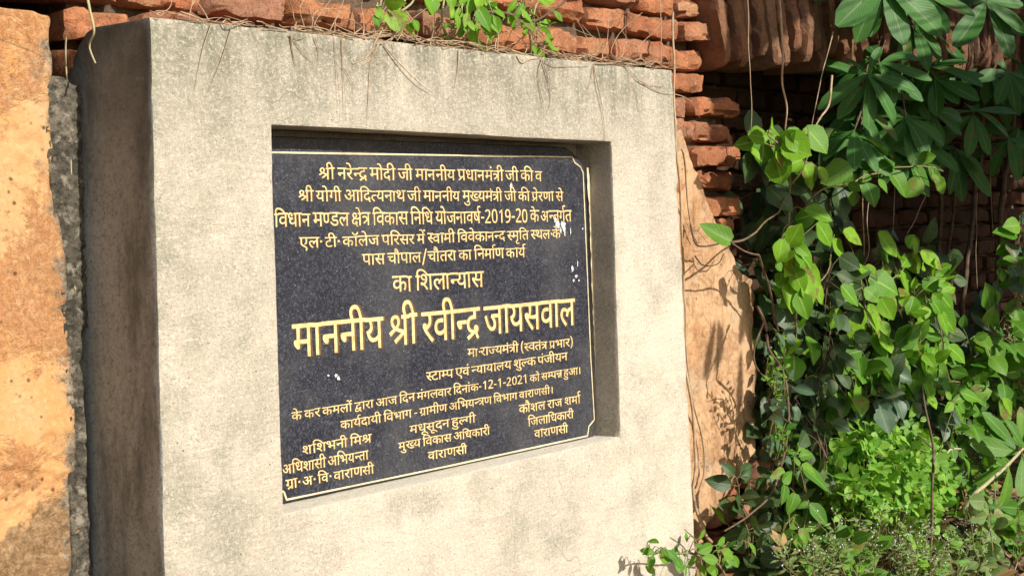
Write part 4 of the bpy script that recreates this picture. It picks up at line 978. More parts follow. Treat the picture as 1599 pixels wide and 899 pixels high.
def plant(name, label, cat, stems, leaves=(), scatter=(), mats=(L_MID, STEM), group=None, shape='ovate', w=.80, Y=.05, serr=0.06):
    """stems: list of ([(px,py,Y)...], radius); leaves: (base px, base py, tip px, tip py[, Y]); scatter: (count, size, spread, stem index)"""
    sm = []; SP = []
    smesh = MB()
    for pts, r in stems:
        P = wig([at(*p) for p in pts], .012)
        smesh.tube(P, r, r*.55, 5); SP.append(P); sm += P
    lm = MB()
    for lf in leaves:
        leafpx(lm, lf[0], lf[1], lf[2], lf[3], lf[4] if len(lf) > 4 else Y+U(-.04, .04), w*U(.9, 1.1), shape, 0, None, sm, 1, serr=serr)
    for cnt, size, spread, si in scatter:
        for _ in range(cnt):
            P = random.choice(SP[si])
            B = P+Vector((U(-1, 1)*spread, U(-1, .6)*spread*.7, U(-1, 1)*spread))
            d = (B-P)*.6+Vector((U(-.5, .5), -.25, U(-1.0, .25)))*spread
            L = size*U(.6, 1.25)
            leaf(lm, B, d, facing(.5, .6, .7), L, L*w*U(.85, 1.1), shape, U(.05, .3), U(.05, .35), 0, serr=serr)
            lm.tube([P, (P+B)/2+Vector((0, 0, .01)), B], .0014, .0009, 4, 1)
    base = at(*stems[0][0][0])
    root = empty(name, base, label, cat, group)
    smesh.build("stem", mats[1], root)
    if lm.v: lm.build("foliage", list(mats), root)
    return root

VG = "leafy vines climbing in the niche"
plant("vine", "vine with sunlit bright oval leaves at the top of the niche, below the dark hole", "vine",
      [([(1238, 470, .14), (1228, 380, .12), (1235, 300, .08), (1222, 235, .04), (1200, 212, .03)], .004),
       ([(1233, 290, .08), (1256, 245, .04), (1262, 205, .03)], .003), ([(1222, 235, .04), (1180, 222, .05), (1160, 222, .05)], .0025)],
      [(1168, 210, 1202, 212), (1176, 222, 1147, 228), (1192, 215, 1187, 256), (1214, 212, 1206, 239), (1230, 202, 1262, 222),
       (1257, 199, 1288, 237), (1253, 250, 1217, 268), (1253, 253, 1273, 291), (1277, 262, 1296, 282), (1196, 206, 1222, 228), (1170, 232, 1188, 246),
       (1240, 215, 1232, 250), (1213, 236, 1222, 262)],
      [(14, .075, .05, 0)], (L_BRIGHT, STEM), VG)
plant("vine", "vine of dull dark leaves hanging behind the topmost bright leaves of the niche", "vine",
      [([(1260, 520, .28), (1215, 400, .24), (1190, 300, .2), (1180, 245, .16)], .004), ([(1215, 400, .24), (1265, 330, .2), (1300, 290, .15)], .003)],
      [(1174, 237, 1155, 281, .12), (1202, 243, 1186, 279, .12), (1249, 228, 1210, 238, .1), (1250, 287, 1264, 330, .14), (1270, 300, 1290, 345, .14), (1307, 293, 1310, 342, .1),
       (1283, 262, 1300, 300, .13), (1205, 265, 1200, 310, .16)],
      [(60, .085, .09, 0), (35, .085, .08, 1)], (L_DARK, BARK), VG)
plant("vine", "vine spray stretched sideways with a row of grey and bright leaves across the dark niche", "vine",
      [([(1250, 330, .12), (1284, 295, .06), (1330, 284, .04), (1384, 266, .03), (1440, 258, .02), (1472, 266, .02)], .003)],
      [(1328, 259, 1283, 284), (1376, 256, 1341, 274), (1353, 286, 1361, 322), (1389, 267, 1418, 301), (1424, 262, 1463, 296), (1449, 259, 1480, 282), (1340, 275, 1325, 300),
       (1436, 280, 1414, 306), (1365, 262, 1340, 258), (1356, 270, 1340, 286), (1372, 280, 1388, 298)],
      [(8, .06, .035, 0)], (L_MID, STEM), VG)
plant("vine", "vine with yellow-green young leaves hanging in a bunch below the bent grey stem", "vine",
      [([(1225, 620, .16), (1240, 540, .12), (1245, 470, .06), (1240, 400, .04), (1225, 370, .04)], .004), ([(1245, 470, .06), (1290, 430, .06), (1300, 370, .08)], .003)],
      [(1221, 373, 1217, 408), (1240, 372, 1262, 378), (1239, 388, 1279, 411), (1228, 413, 1266, 426), (1212, 410, 1222, 422), (1222, 426, 1212, 448), (1234, 438, 1229, 487), (1253, 441, 1268, 476),
       (1266, 445, 1293, 468), (1276, 348, 1311, 374), (1300, 374, 1324, 398), (1240, 400, 1215, 430), (1248, 420, 1290, 440), (1245, 462, 1218, 480), (1232, 355, 1255, 372)],
      [(14, .07, .06, 0)], (L_BRIGHT, STEM), VG)
plant("vine", "vine with the largest pale green sunlit leaves in the middle of the niche foliage", "vine",
      [([(1410, 640, .14), (1380, 560, .1), (1350, 470, .04), (1340, 425, .04)], .004), ([(1350, 470, .04), (1400, 430, .05), (1425, 400, .06)], .003)],
      [(1346, 421, 1320, 434), (1367, 419, 1346, 426), (1357, 433, 1404, 455), (1396, 424, 1423, 447), (1314, 445, 1336, 476), (1307, 480, 1299, 511), (1339, 472, 1324, 527), (1353, 484, 1379, 522),
       (1317, 360, 1347, 378), (1371, 363, 1406, 392), (1428, 371, 1428, 399), (1438, 392, 1471, 415), (1414, 399, 1443, 422), (1330, 435, 1312, 450), (1376, 455, 1400, 480), (1350, 450, 1372, 470)],
      [(14, .075, .07, 0), (8, .065, .05, 1)], (L_BRIGHT, STEM), VG)
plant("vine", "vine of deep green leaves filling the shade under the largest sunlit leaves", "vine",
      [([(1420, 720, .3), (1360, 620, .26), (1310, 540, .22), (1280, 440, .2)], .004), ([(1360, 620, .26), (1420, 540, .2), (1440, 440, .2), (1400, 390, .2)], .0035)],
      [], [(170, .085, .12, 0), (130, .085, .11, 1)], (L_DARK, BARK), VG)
plant("vine", "vine with two yellow-green leaves and one broad shaded leaf beside the thin tree trunks", "vine",
      [([(1500, 680, .16), (1480, 580, .1), (1460, 480, .03), (1455, 455, .02)], .0035)],
      [(1449, 466, 1423, 509), (1463, 454, 1499, 476), (1465, 483, 1496, 515), (1452, 460, 1445, 450), (1475, 520, 1455, 548), (1480, 540, 1510, 562), (1472, 560, 1440, 590)],
      [(12, .08, .08, 0)], (L_BRIGHT, STEM), VG)
plant("vine", "vine of greyish dusty leaves climbing at the far right between the thin trunks", "vine",
      [([(1500, 700, .22), (1500, 620, .18), (1530, 530, .12), (1560, 450, .08), (1585, 400, .06), (1596, 350, .05)], .004)],
      [(1530, 480, 1572, 470, .08), (1517, 487, 1546, 519, .1), (1552, 440, 1573, 470, .08), (1545, 475, 1512, 500, .1), (1575, 410, 1600, 440, .05), (1530, 455, 1562, 488, .07), (1548, 500, 1522, 530, .1)],
      [(48, .085, .09, 0)], (L_GREY, BARK), VG)
plant("vine", "vine shoot of small fresh leaves at the right edge above the grey dusty leaves", "vine",
      [([(1590, 470, .04), (1596, 400, .03), (1594, 345, .02)], .003)],
      [(1592, 352, 1562, 358), (1588, 368, 1550, 372), (1580, 385, 1552, 398), (1598, 372, 1620, 392), (1596, 395, 1575, 418), (1600, 330, 1625, 345)], [(8, .06, .05, 0)], (L_BRIGHT, STEM), VG)
plant("vine", "vine with bright heart-shaped leaves low at the right edge, above the thick pale stem", "vine",
      [([(1600, 640, .1), (1570, 590, .06), (1545, 530, .03), (1590, 505, .03)], .0035)],
      [(1542, 521, 1564, 560), (1604, 508, 1570, 528), (1520, 560, 1490, 588), (1480, 600, 1512, 640), (1560, 560, 1598, 585), (1575, 600, 1600, 625), (1560, 625, 1588, 648), (1470, 590, 1440, 560), (1500, 575, 1475, 555)],
      [(40, .085, .09, 0)], (L_MID, STEM), VG)
plant("vine", "vine of mid-green leaves sprawling across the middle of the niche between bush and upper vines", "vine",
      [([(1250, 740, .2), (1290, 640, .14), (1340, 575, .08), (1420, 560, .06), (1500, 600, .08), (1590, 590, .1)], .004)],
      [(1393, 555, 1420, 592, .04), (1388, 575, 1405, 606, .04), (1345, 548, 1318, 560, .05), (1440, 560, 1462, 590, .04), (1372, 560, 1355, 596, .05), (1407, 540, 1433, 556, .04), (1410, 520, 1440, 540, .04)],
      [(95, .08, .08, 0)], (L_MID, STEM), VG)
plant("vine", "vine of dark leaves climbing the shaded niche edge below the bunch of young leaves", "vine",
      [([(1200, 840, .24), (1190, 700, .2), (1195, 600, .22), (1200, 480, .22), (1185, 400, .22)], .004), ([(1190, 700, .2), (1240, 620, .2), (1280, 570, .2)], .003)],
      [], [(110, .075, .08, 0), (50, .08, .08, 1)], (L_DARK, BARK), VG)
def filler(label, pts, cnt, size, spread, mats, Yr):
    st = [(x, y, U(*Yr)) for x, y in pts]
    return plant("vine", label, "vine", [(st, .0035)], [], [(cnt, size, spread, 0)], mats, VG)
filler("vine of small dark leaves threaded through the shade left of the largest leaves", [(1290, 720), (1270, 640), (1290, 560), (1300, 500), (1290, 440)], 70, .06, .08, (L_DARK, BARK), (.02, .1))
filler("vine of small grey-green leaves low on the niche jamb above the stone block", [(1215, 700), (1210, 640), (1225, 580), (1215, 520)], 50, .05, .06, (L_GREY, STEM), (.06, .14))
filler("vine of mid-size leaves between the two yellow-green leaves and the grey dusty ones", [(1480, 700), (1500, 640), (1520, 590), (1510, 540)], 60, .065, .07, (L_MID, STEM), (.02, .12))
filler("vine of small leaves across the shaded bricks above the largest sunlit leaves", [(1340, 440), (1390, 400), (1440, 410), (1470, 440)], 34, .06, .05, (L_DARK, BARK), (.14, .24))
filler("vine of dusty grey-green leaves just above the lime bush", [(1330, 640), (1370, 610), (1420, 600), (1470, 640)], 50, .07, .06, (L_GREY, STEM), (.04, .14))
filler("vine of leaves bunched in the lower right between the bush and the pale stem", [(1500, 760), (1520, 720), (1550, 680), (1590, 640)], 60, .065, .07, (L_MID, STEM), (.04, .14))
filler("vine of small fresh leaves at the right edge below the shoot of fresh leaves", [(1600, 620), (1580, 540), (1590, 480), (1560, 430)], 60, .055, .07, (L_MID, STEM), (.0, .08))
filler("vine of small bright leaves hanging in the middle, right of the largest sunlit leaves", [(1440, 600), (1430, 540), (1420, 480), (1450, 440)], 45, .055, .06, (L_BRIGHT, STEM), (.0, .08))
# the lone leaf with its bent grey stem reaching over the plaster
rt = plant("vine", "single pale green leaf on a bent grey stem in front of the broken brick edge", "vine",
      [([(1238, 640, .16), (1222, 545, .14), (1194, 425, .07), (1170, 398, .03), (1142, 377, .0)], .004), ([(1142, 377, .0), (1180, 362, .03), (1210, 330, .06), (1236, 303, .1)], .0035)],
      [], [], (L_MID, BARK))
mb = MB()
leafpx(mb, 1142, 377, 1097, 354, .0, .62, 'heart', 0, (-CF*.75+SUN*.3+Vector((.15, 0, .1))).normalized(), None, 0, 1.15, curl=.06)
o = mb.build("leaf", L_MID, rt)

# ------------------------------------------------------------------ tree with whorled long leaves
TB = at(1500, 960, .34)
tree = empty("tree", (TB.x, TB.y, GROUND+.2), "slender tree with thin trunks and whorls of long glossy dark leaves", "tree")
tm = MB(); limbs = []
for pts, r in (([(1512, 930, .36), (1500, 700, .36), (1504, 480, .34), (1516, 360, .33), (1530, 240, .3), (1540, 90, .2), (1545, -60, .1)], .011),
               ([(1475, 930, .4), (1470, 600, .4), (1468, 420, .4), (1466, 260, .38), (1455, 110, .34), (1420, -40, .22)], .010),
               ([(1580, 930, .36), (1560, 700, .34), (1556, 480, .34), (1566, 330, .32), (1580, 200, .3), (1592, 60, .25), (1600, -70, .2)], .013),
               ([(1486, 560, .38), (1484, 420, .38), (1490, 290, .36), (1494, 240, .33)], .008)):
    P = wig([at(*p) for p in pts], .014); tm.tube(P, r, r*.7, 8); limbs.append(P)
tm.build("trunk", BARK, tree)
cw = MB()
def whorl(mb, C, axis, n, L, W, droop=.35, tilt=.15, skip=None):
    axis = axis.normalized(); a = axis.orthogonal().normalized(); b = axis.cross(a)
    p0 = U(0, 6)
    for k in range(n):
        w = p0+2*math.pi*k/n+U(-.18, .18)
        d = a*math.cos(w)+b*math.sin(w)+axis*(tilt+U(-.12, .12))+Vector((0, 0, -droop))
        l = L*U(.8, 1.12)
        leaf(mb, C+axis*U(-.012, .012), d, axis+jit(.22)+Vector((0, 0, .15)), l, W*U(.85, 1.1), 'lance', U(.08, .32), U(.12, .35), 0, rows=8)
def whorlpx(C, tips, Y, w=.30, n=None):
    for tx, ty in tips:
        leafpx(cw, C[0], C[1], tx, ty, Y+U(-.02, .02), w*U(.9, 1.1), 'lance', 0, n or (-CF*.8+SUN*.35+Vector((0, 0, .25))+jit(.25)).normalized(), None, 1, 1.1, curl=U(.05, .2))
    P = at(C[0], C[1], Y)
    S = min((q for l in limbs for q in l), key=lambda q: (q-P).length+max(0, P.z-q.z+.1)*0)
    cw.tube(wig([P, P+Vector((0, .02, -.02)), (P+S)/2+Vector((0, .02, -.02)), S], .006), .0035, .005, 5, 1)
whorlpx((1378, -28), [(1303, 46), (1394, 74), (1474, 42), (1245, 6), (1450, -40), (1340, 60)], .02, .36)
whorlpx((1540, 2), [(1484, 80), (1572, 88), (1604, 44), (1478, 10), (1500, -40), (1600, 0)], .02, .32)
whorlpx((1355, 116), [(1274, 96), (1283, 166), (1312, 186), (1352, 196), (1402, 186), (1434, 126), (1330, 84), (1380, 70)], .12, .28)
whorlpx((1574, 112), [(1522, 132), (1553, 164), (1600, 122), (1540, 78), (1604, 150), (1580, 170)], .12, .36)
whorlpx((1438, 60), [(1395, 98), (1464, 98), (1455, 68), (1400, 40), (1476, 40), (1430, 108)], .2, .3)
whorlpx((1416, 128), [(1441, 186), (1400, 150), (1460, 140), (1380, 160)], .22, .26)
whorlpx((1350, 170), [(1346, 256), (1370, 262), (1318, 240), (1392, 240)], .2, .26)
whorlpx((1494, 232), [(1460, 272), (1530, 268), (1478, 300), (1545, 300), (1500, 310), (1455, 230)], .22, .26)
whorlpx((1525, 60), [(1462, 110), (1500, 128), (1560, 60), (1520, 0), (1476, 50)], .22, .32)
whorlpx((1300, 18), [(1262, 40), (1282, 52), (1340, 30), (1310, -40)], .2, .3)
whorlpx((1590, 200), [(1560, 240), (1580, 262), (1610, 240), (1548, 205)], .2, .3)
whorlpx((1470, 0), [(1420, 30), (1450, 60), (1500, 40), (1440, -30)], .26, .3)
for _ in range(42):
    px, py = U(1300, 1640), U(-60, 235)
    if px < 1345 and py > 60 and py < 150: continue
    C = at(px, py, U(.08, .32))
    whorl(cw, C, (-CF*.5+Vector((0, 0, .6))+jit(.3)), random.randint(6, 8), .17, .05, .5)
    S = min((q for l in limbs for q in l), key=lambda q: (q-C).length)
    cw.tube(wig([C, (C+S)/2+Vector((0, .02, -.02)), S], .006), .003, .004, 5, 1)
cw.build("crown", [L_WHORL, BARK], tree)
# unseen upper crown, added to shade the niche, gaps left for the LIT spots
LIT = [(1222, 232, 74, 46), (1405, 275, 80, 30), (1245, 420, 48, 66), (1300, 372, 28, 24), (1360, 452, 62, 40), (1345, 500, 44, 32), (1472, 482, 36, 38), (1583, 370, 36, 40), (1565, 535, 40, 30), (1385, 738, 118, 92), (1310, 24, 30, 34),
       (1392, 34, 46, 54), (1450, 25, 34, 26), (1568, 70, 34, 30), (1510, 50, 24, 30), (1300, 150, 30, 26), (1400, 165, 22, 30), (1345, 200, 16, 30), (1560, 810, 60, 95), (1400, 890, 130, 48), (1275, 775, 40, 44), (1560, 690, 44, 38), (1385, 170, 14, 20), (1120, 860, 90, 90), (1500, 636, 34, 24), (1400, 575, 24, 20), (1212, 700, 28, 24), (1235, 858, 24, 24), (1535, 580, 16, 16), (1450, 555, 50, 30), (1300, 470, 30, 28), (1330, 590, 30, 24), (1500, 560, 34, 30), (1215, 615, 14, 26)]
def lit(px, py, pad=4):
    return any(((px-a)/(c+pad))**2+((py-b)/(d+pad))**2 < 1 for a, b, c, d in LIT)
def shadow_hits(P):
    for Y in (.0, .1, .21):
        S = P-SUN*((P.y-Y)/SUN.y)
        px, py = project(S)
        if Y > .2 and (px < 1108 or (px < 1170 and py > 400)): return True
        if Y < .2 and S.x < 1.62: return True
        if Y < .2 and lit(px, py): return True
    return False
um = MB(); anchors = []
cnt = 0
for _ in range(140000):
    px, py = U(1115, 1700), U(-140, 930)
    T = at(px, py, U(.05, .22)); t = U(1.5, 3.4)
    P = T+SUN*t
    q = project(P)
    if q[0] != -9999 and -150 < q[0] < 1760 and -150 < q[1] < 1050: continue
    ok = True
    d = Vector((U(-1, 1), U(-.4, .4), U(-1, .3))).normalized(); L = U(.13, .2)
    for f in (0, .5, 1):
        if shadow_hits(P+d*(L*f)): ok = False; break
    if not ok: continue
    leaf(um, P, d, (SUN+jit(.5)).normalized(), L, L*.32, 'lance', .15, .2, 0, rows=5, cols=2)
    cnt += 1
    if cnt % 110 == 0: anchors.append(P)
    if cnt > 9000: break
print("canopy leaves", cnt)
# a low spray whose long leaves throw their shadows on the sandy plaster
for (ax, ay, bx, by) in ((1112, 498, 1096, 592), (1124, 505, 1112, 580), (1116, 500, 1120, 560), (1152, 545, 1147, 650), (1158, 470, 1150, 540)):
    A = at(ax, ay, .2)+SUN*1.75; B = at(bx, by, .2)+SUN*1.75
    leaf(um, A, B-A, SUN, (B-A).length*1.05, .034, 'lance', .02, .1, 0, rows=8)
C0 = at(1125, 480, .2)+SUN*1.75
topP = at(1600, -140, .2)
fork = topP+Vector((.15, -.9, .75))
hub = sum(anchors, Vector())/max(1, len(anchors))
um.tube(wig([limbs[2][-1], topP, fork, hub], .03), .012, .008, 7, 1)
um.tube(wig([hub, hub.lerp(C0, .5)+Vector((0, 0, .12)), C0+Vector((.06, 0, .05)), C0], .02), .006, .002, 5, 1)
for a in anchors: um.tube(wig([hub, hub.lerp(a, .5)+Vector((0, 0, .06)), a], .03), .005, .002, 4, 1)
um.build("crown", [L_WHORL, BARK], tree)  # out-of-view shade canopy, shaped around the LIT spots

# ------------------------------------------------------------------ low plants at the foot of the wall
# small-leaved bright bush
BC = (1385, 745)
bush = empty("bush", at(1390, 900, .1), "rounded bush of tiny lime green leaves in full sun under the vines", "bush")
bl = MB(); bs = MB()
root = at(1395, 935, .12)
for i in range(270):
    a = U(0, 2*math.pi); r = math.sqrt(R())
    px, py = BC[0]+r*math.cos(a)*106, BC[1]+r*math.sin(a)*86
    if noise.noise(Vector((px*.02, py*.02, 2))) < -.38: continue
    if px < 1310 and py > 790: continue
    bulge = math.sqrt(max(0, 1-r*r))
    C = at(px, py, .16-.22*bulge+U(-.03, .03))
    if i % 2 == 0: bs.tube(wig([root, root.lerp(C, .5)+Vector((0, .03, -.03)), C], .015), .003, .001, 4)
    ax = (-CF*.4+SUN*.4+Vector((0, 0, .5))+jit(.95)).normalized()
    t1 = ax.orthogonal().normalized(); t2 = ax.cross(t1); n = random.randint(4, 7)
    p0 = U(0, 6); sz = U(.016, .040)
    for k in range(n):
        w = p0+2*math.pi*k/n
        d = t1*math.cos(w)+t2*math.sin(w)+ax*.25
        leaf(bl, C+d*.007, d, ax, sz*U(.8, 1.2), sz*.62, 'round', .1, .15, 0, rows=4, cols=2)
    for k in range(3):
        Q = C-ax*U(.01, .05)+jit(.03)
        leaf(bl, Q, jit(1), ax+jit(.5), sz, sz*.6, 'round', .1, .15, 0, rows=4, cols=2)
bs.build("stem", STEM, bush); bl.build("foliage", L_LIME, bush)

def weed(label, px, py, h, Y, spread, nst, leafmat, size, shape, w, per, name="weed", cat="weed", group=None, flowers=0, stemmat=None):
    """upright stems from one foot, leaves up each stem, optional tiny white flower heads"""
    ft = at(px, py, Y)
    o = empty(name, ft, label, cat, group)
    sm_, lm_ = MB(), MB()
    k = depth(ft)/F_PX
    for s in range(nst):
        top = at(px+U(-1, 1)*spread, py-h*U(.6, 1.05), Y+U(-.08, .06))
        P = wig([ft+jit(.01), ft.lerp(top, .5)+jit(.025), top], .012, 7)
        sm_.tube(P, .0022, .001, 4)
        for q in range(per):
            B = random.choice(P[2:]); a = U(0, 6.28)
            d = Vector((math.cos(a), math.sin(a)*.6-.3, U(-.2, .7)))
            L = size*U(.6, 1.2)
            S = B+d.normalized()*L*.3
            leaf(lm_, S, d, facing(.4, .6, .5), L, L*w, shape, U(.1, .35), U(.1, .3), 0, rows=5)
            sm_.tube([B, S], .001, .0008, 3)
        for q in range(flowers):
            Q = top+jit(.035)
            sm_.tube([P[-2], Q], .0008, .0006, 3)
            r = U(.002, .0034); ring = [Q+Vector((math.cos(t)*r, -.002, math.sin(t)*r)) for t in [i*1.047 for i in range(6)]]
            lm_.add(ring+[Q+Vector((0, -r, .0)), Q+Vector((0, r, 0))], [(i, (i+1) % 6, 6) for i in range(6)]+[((i+1) % 6, i, 7) for i in range(6)], None, 1)
    sm_.build("stem", stemmat or STEM, o)
    lm_.build("foliage", [leafmat, WHITE], o)
    return o
W1 = "weeds along the foot of the niche"
fl = (("pale feathery weed dotted with tiny white flowers under the lime bush", 1335, 935, 130), ("feathery white-flowered weed at the bottom between the bush and the brown twig", 1410, 940, 120),
      ("low feathery weed at the bottom edge right of the brown twig", 1480, 945, 115), ("thin flowering weed beside the dried leaf at the bottom", 1275, 940, 95))
for lab, px, py, h in fl:
    weed(lab, px, py, h, -.05, 62, 17, L_PALE, .026, 'narrow', .26, 20, group=W1, flowers=3)
weed("round-leaved seedling with light green discs on upright stems at the lower right", 1535, 930, 165, -.06, 38, 9, L_PALE, .05, 'round', .9, 7, "seedling", "seedling", W1)
weed("clump of soft green leaves at the bottom right corner", 1590, 940, 160, -.05, 35, 8, L_MID, .07, 'ovate', .6, 8, "plant", "plant", W1)
weed("bushy mid-green weed filling the gap left of the lime bush", 1270, 900, 210, .14, 60, 11, L_MID, .06, 'ovate', .6, 9, "plant", "plant", W1)
weed("dark broad-leaved weed at the foot of the sandy plaster", 1185, 930, 190, .08, 45, 10, L_DARK, .075, 'ovate', .62, 9, "plant", "plant", W1)
weed("shaded leafy weed behind the lime bush", 1420, 860, 230, .3, 110, 14, L_DARK, .08, 'ovate', .6, 9, "plant", "plant", W1)
weed("dark leafy weed under the long-leaved shoot at the lower right", 1545, 900, 200, .26, 70, 12, L_DARK, .08, 'ovate', .6, 8, "plant", "plant", W1)
weed("small sprig of little oval leaves on the jamb above the stone block", 1212, 722, 70, .06, 22, 6, L_MID, .03, 'ell', .6, 9, "sprig", "plant", W1)
weed("fine-leaved sprig curling round the brown twisted creeper", 1216, 625, 80, .05, 18, 5, L_MID, .022, 'ell', .5, 10, "sprig", "plant", W1)
weed("light green broad-leaved weed among the white-flowered ones at the bottom", 1355, 950, 120, -.04, 60, 9, L_MID, .055, 'ovate', .62, 8, "plant", "plant", W1)
weed("yellowish leafy weed at the bottom under the right side of the lime bush", 1450, 950, 130, -.03, 50, 10, L_LIME, .04, 'ovate', .6, 9, "plant", "plant", W1)
weed("fresh green weed between the brown twig and the round-leaved seedling", 1505, 930, 150, .0, 40, 9, L_MID, .05, 'ovate', .6, 9, "plant", "plant", W1)
weed("knee-high green weed under the thick pale stem", 1560, 880, 110, .06, 40, 10, L_MID, .06, 'ovate', .6, 8, "plant", "plant", W1)
# hand-placed broad leaves
plant("plant", "plant with three spreading pointed leaves like a hand, left of the lime bush", "plant", [([(1250, 900, .0), (1255, 840, -.02), (1262, 786, -.03)], .003)],
      [(1262, 786, 1238, 776), (1262, 788, 1257, 818), (1264, 786, 1293, 816), (1262, 783, 1246, 792), (1250, 728, 1302, 754), (1250, 728, 1270, 748), (1248, 727, 1244, 712), (1252, 726, 1284, 732)], [], (L_MID, STEM), W1, 'ovate', .5, -.04, .0)
plant("plant", "plant with drooping heart-shaped leaves above the dried leaf", "plant", [([(1250, 930, .0), (1240, 850, -.02), (1225, 760, 0)], .003)],
      [(1246, 838, 1255, 866), (1238, 842, 1228, 862), (1300, 826, 1318, 866), (1222, 752, 1244, 740), (1226, 756, 1216, 784), (1242, 770, 1230, 800), (1250, 805, 1228, 822), (1225, 735, 1200, 746)], [(8, .06, .06, 0)], (L_MID, STEM), W1, 'heart', .66, -.03, .0)
plant("plant", "shoot with long strap-like leaves on a thick pale stem at the right edge", "plant", [([(1500, 800, .02), (1522, 768, -.02), (1560, 735, -.05), (1594, 706, -.07), (1640, 660, -.08)], .008)],
      [(1594, 706, 1512, 694), (1590, 704, 1548, 664), (1585, 700, 1528, 652), (1580, 722, 1524, 752), (1600, 700, 1570, 660), (1596, 706, 1600, 760), (1575, 728, 1560, 786), (1592, 694, 1602, 640), (1556, 800, 1604, 816), (1596, 712, 1578, 770)],
      [], (L_MID, PALEST), W1, 'lance', .32, -.06, .0)
plant("plant", "pair of bright five-pointed leaves above the brown twig", "plant", [([(1450, 760, .05), (1470, 690, .02), (1488, 632, .0)], .0025)],
      [(1488, 628, 1472, 642), (1490, 630, 1505, 654), (1488, 626, 1512, 618), (1484, 624, 1478, 610), (1500, 612, 1536, 618), (1462, 628, 1448, 618), (1566, 622, 1586, 644), (1492, 626, 1500, 606)], [], (L_BRIGHT, STEM), W1, 'ovate', .6, -.02)
plant("creeper", "creeper sprig with small oval leaves spreading over the slab's bottom right corner", "creeper",
      [([(1150, 930, .0), (1120, 880, -.02), (1080, 866, -.06), (1040, 862, -.06), (1004, 862, -.06)], .003), ([(1095, 900, -.03), (1090, 850, -.03), (1072, 828, -.04)], .0025), ([(1120, 880, -.02), (1130, 850, -.02), (1150, 855, 0)], .0025)],
      [(1022, 862, 1000, 860), (1030, 858, 1046, 878), (1042, 858, 1060, 872), (1020, 866, 1012, 884), (1050, 868, 1066, 884), (1090, 862, 1118, 854), (1096, 870, 1124, 872), (1092, 880, 1098, 899), (1104, 884, 1122, 896), (1072, 846, 1078, 832), (1086, 866, 1070, 880),
       (1110, 868, 1108, 892), (1126, 858, 1150, 868), (1140, 866, 1156, 884), (1008, 884, 1024, 894), (1060, 866, 1052, 850), (1120, 850, 1140, 842), (1100, 858, 1086, 850)], [(16, .035, .035, 0), (10, .035, .03, 2)], (L_MID, STEM), W1, 'ell', .55, -.05, .0)
plant("sprig", "single narrow yellow-green leaf sprouting from the broken plaster low on the jamb", "plant", [([(1140, 840, .14), (1136, 820, .12), (1131, 812, .1)], .002)], [(1133, 818, 1114, 788, .1)], [], (L_BRIGHT, STEM), W1, 'narrow', .3)
# dried leaf and rubble
mb = MB()
for a in ((1222, 850, 1202, 836), (1222, 852, 1212, 826), (1224, 852, 1232, 832), (1222, 854, 1206, 856)): leafpx(mb, *a, -.04, .5, 'ovate', 0, facing(.5, .6, .2), None, 0, 1.1)
tag(mb.build("dried_leaf", L_DRY), "curled dried tan leaf caught in the greenery at the bottom", "leaf")
def stone(name, px, py, Y, l, d, h, tilt, mat, label, cat):
    mb = MB(); P = at(px, py, Y)
    brick(mb, (P.x, P.y, P.z), l, d, h, tilt, 1.8, res=1.3)
    tag(mb.build(name, mat), label, cat)
stone("stone_block", 1208, 728, .24, .21, .16, .15, .05, MOSSY, "grey stone block jutting out at the foot of the niche jamb", "stone")
stone("broken_brick", 1178, 735, .21, .11, .10, .08, -.08, BRICKA, "broken brick stub beside the grey stone block", "brick")
stone("broken_brick", 1172, 795, .24, .12, .12, .08, .2, BRICK_SHADE, "loose brick lump below the broken plaster edge", "brick")
stone("brick_rubble", 1150, 845, .24, .16, .14, .10, -.15, BRICK_SHADE, "largest fallen brick lump low on the jamb behind the creeper", "brick")

# ------------------------------------------------------------------ bare stems, creepers and roots
def strand(name, label, cat, paths, mat, group=None):
    mb = MB()
    for pts, r0, r1 in paths: mb.tube(wig([at(*p) for p in pts], .006, 6), r0, r1, 5)
    return tag(mb.build(name, mat), label, cat, group)
strand("twisted_creeper", "brown twisted creeper stem winding down in front of the stone block", "creeper",
       [([(1184, 480, .1), (1196, 510, .05), (1200, 545, .04), (1224, 580, .04), (1230, 640, .03), (1228, 690, .02), (1216, 740, .01), (1196, 780, .0), (1170, 804, .0), (1132, 828, -.02)], .0042, .0025),
        ([(1194, 500, .05), (1176, 560, .05), (1198, 592, .05)], .003, .002)], BARK)
strand("dead_twig", "upright brown dead twig standing before the lime bush", "twig", [([(1450, 950, -.06), (1454, 840, -.06), (1456, 740, -.06), (1455, 690, -.05), (1444, 630, -.03), (1440, 602, -.02)], .0055, .003), ([(1455, 700, -.05), (1432, 678, -.03)], .003, .002), ([(1458, 820, -.06), (1480, 860, -.07), (1490, 900, -.07)], .003, .002)], BARK)
strand("bare_branch", "bare horizontal branch running behind the lime bush", "branch", [([(1250, 640, .2), (1306, 650, .16), (1375, 645, .14)], .006, .004), ([(1300, 650, .16), (1330, 668, .14)], .004, .002)], BARK)
strand("bare_branch", "thin curved branch arching right of the lime bush", "branch", [([(1440, 650, .12), (1500, 660, .08), (1530, 690, .08)], .004, .003), ([(1472, 716, .04), (1482, 702, .04), (1500, 701, .04)], .004, .003)], PALEST)
VS = "dry creeper stems clinging beside the slab"
strand("dry_creeper", "longest dry creeper stem running down the plaster along the slab's right edge", "creeper",
       [([(1052, 20, .14), (1052, 150, .12), (1058, 240, .1), (1062, 330, .12), (1066, 440, .14), (1068, 560, .16), (1080, 640, .16), (1088, 720, .16), (1082, 770, .16), (1100, 830, .14), (1112, 846, .13)], .003, .0045)], ROOT, VS)
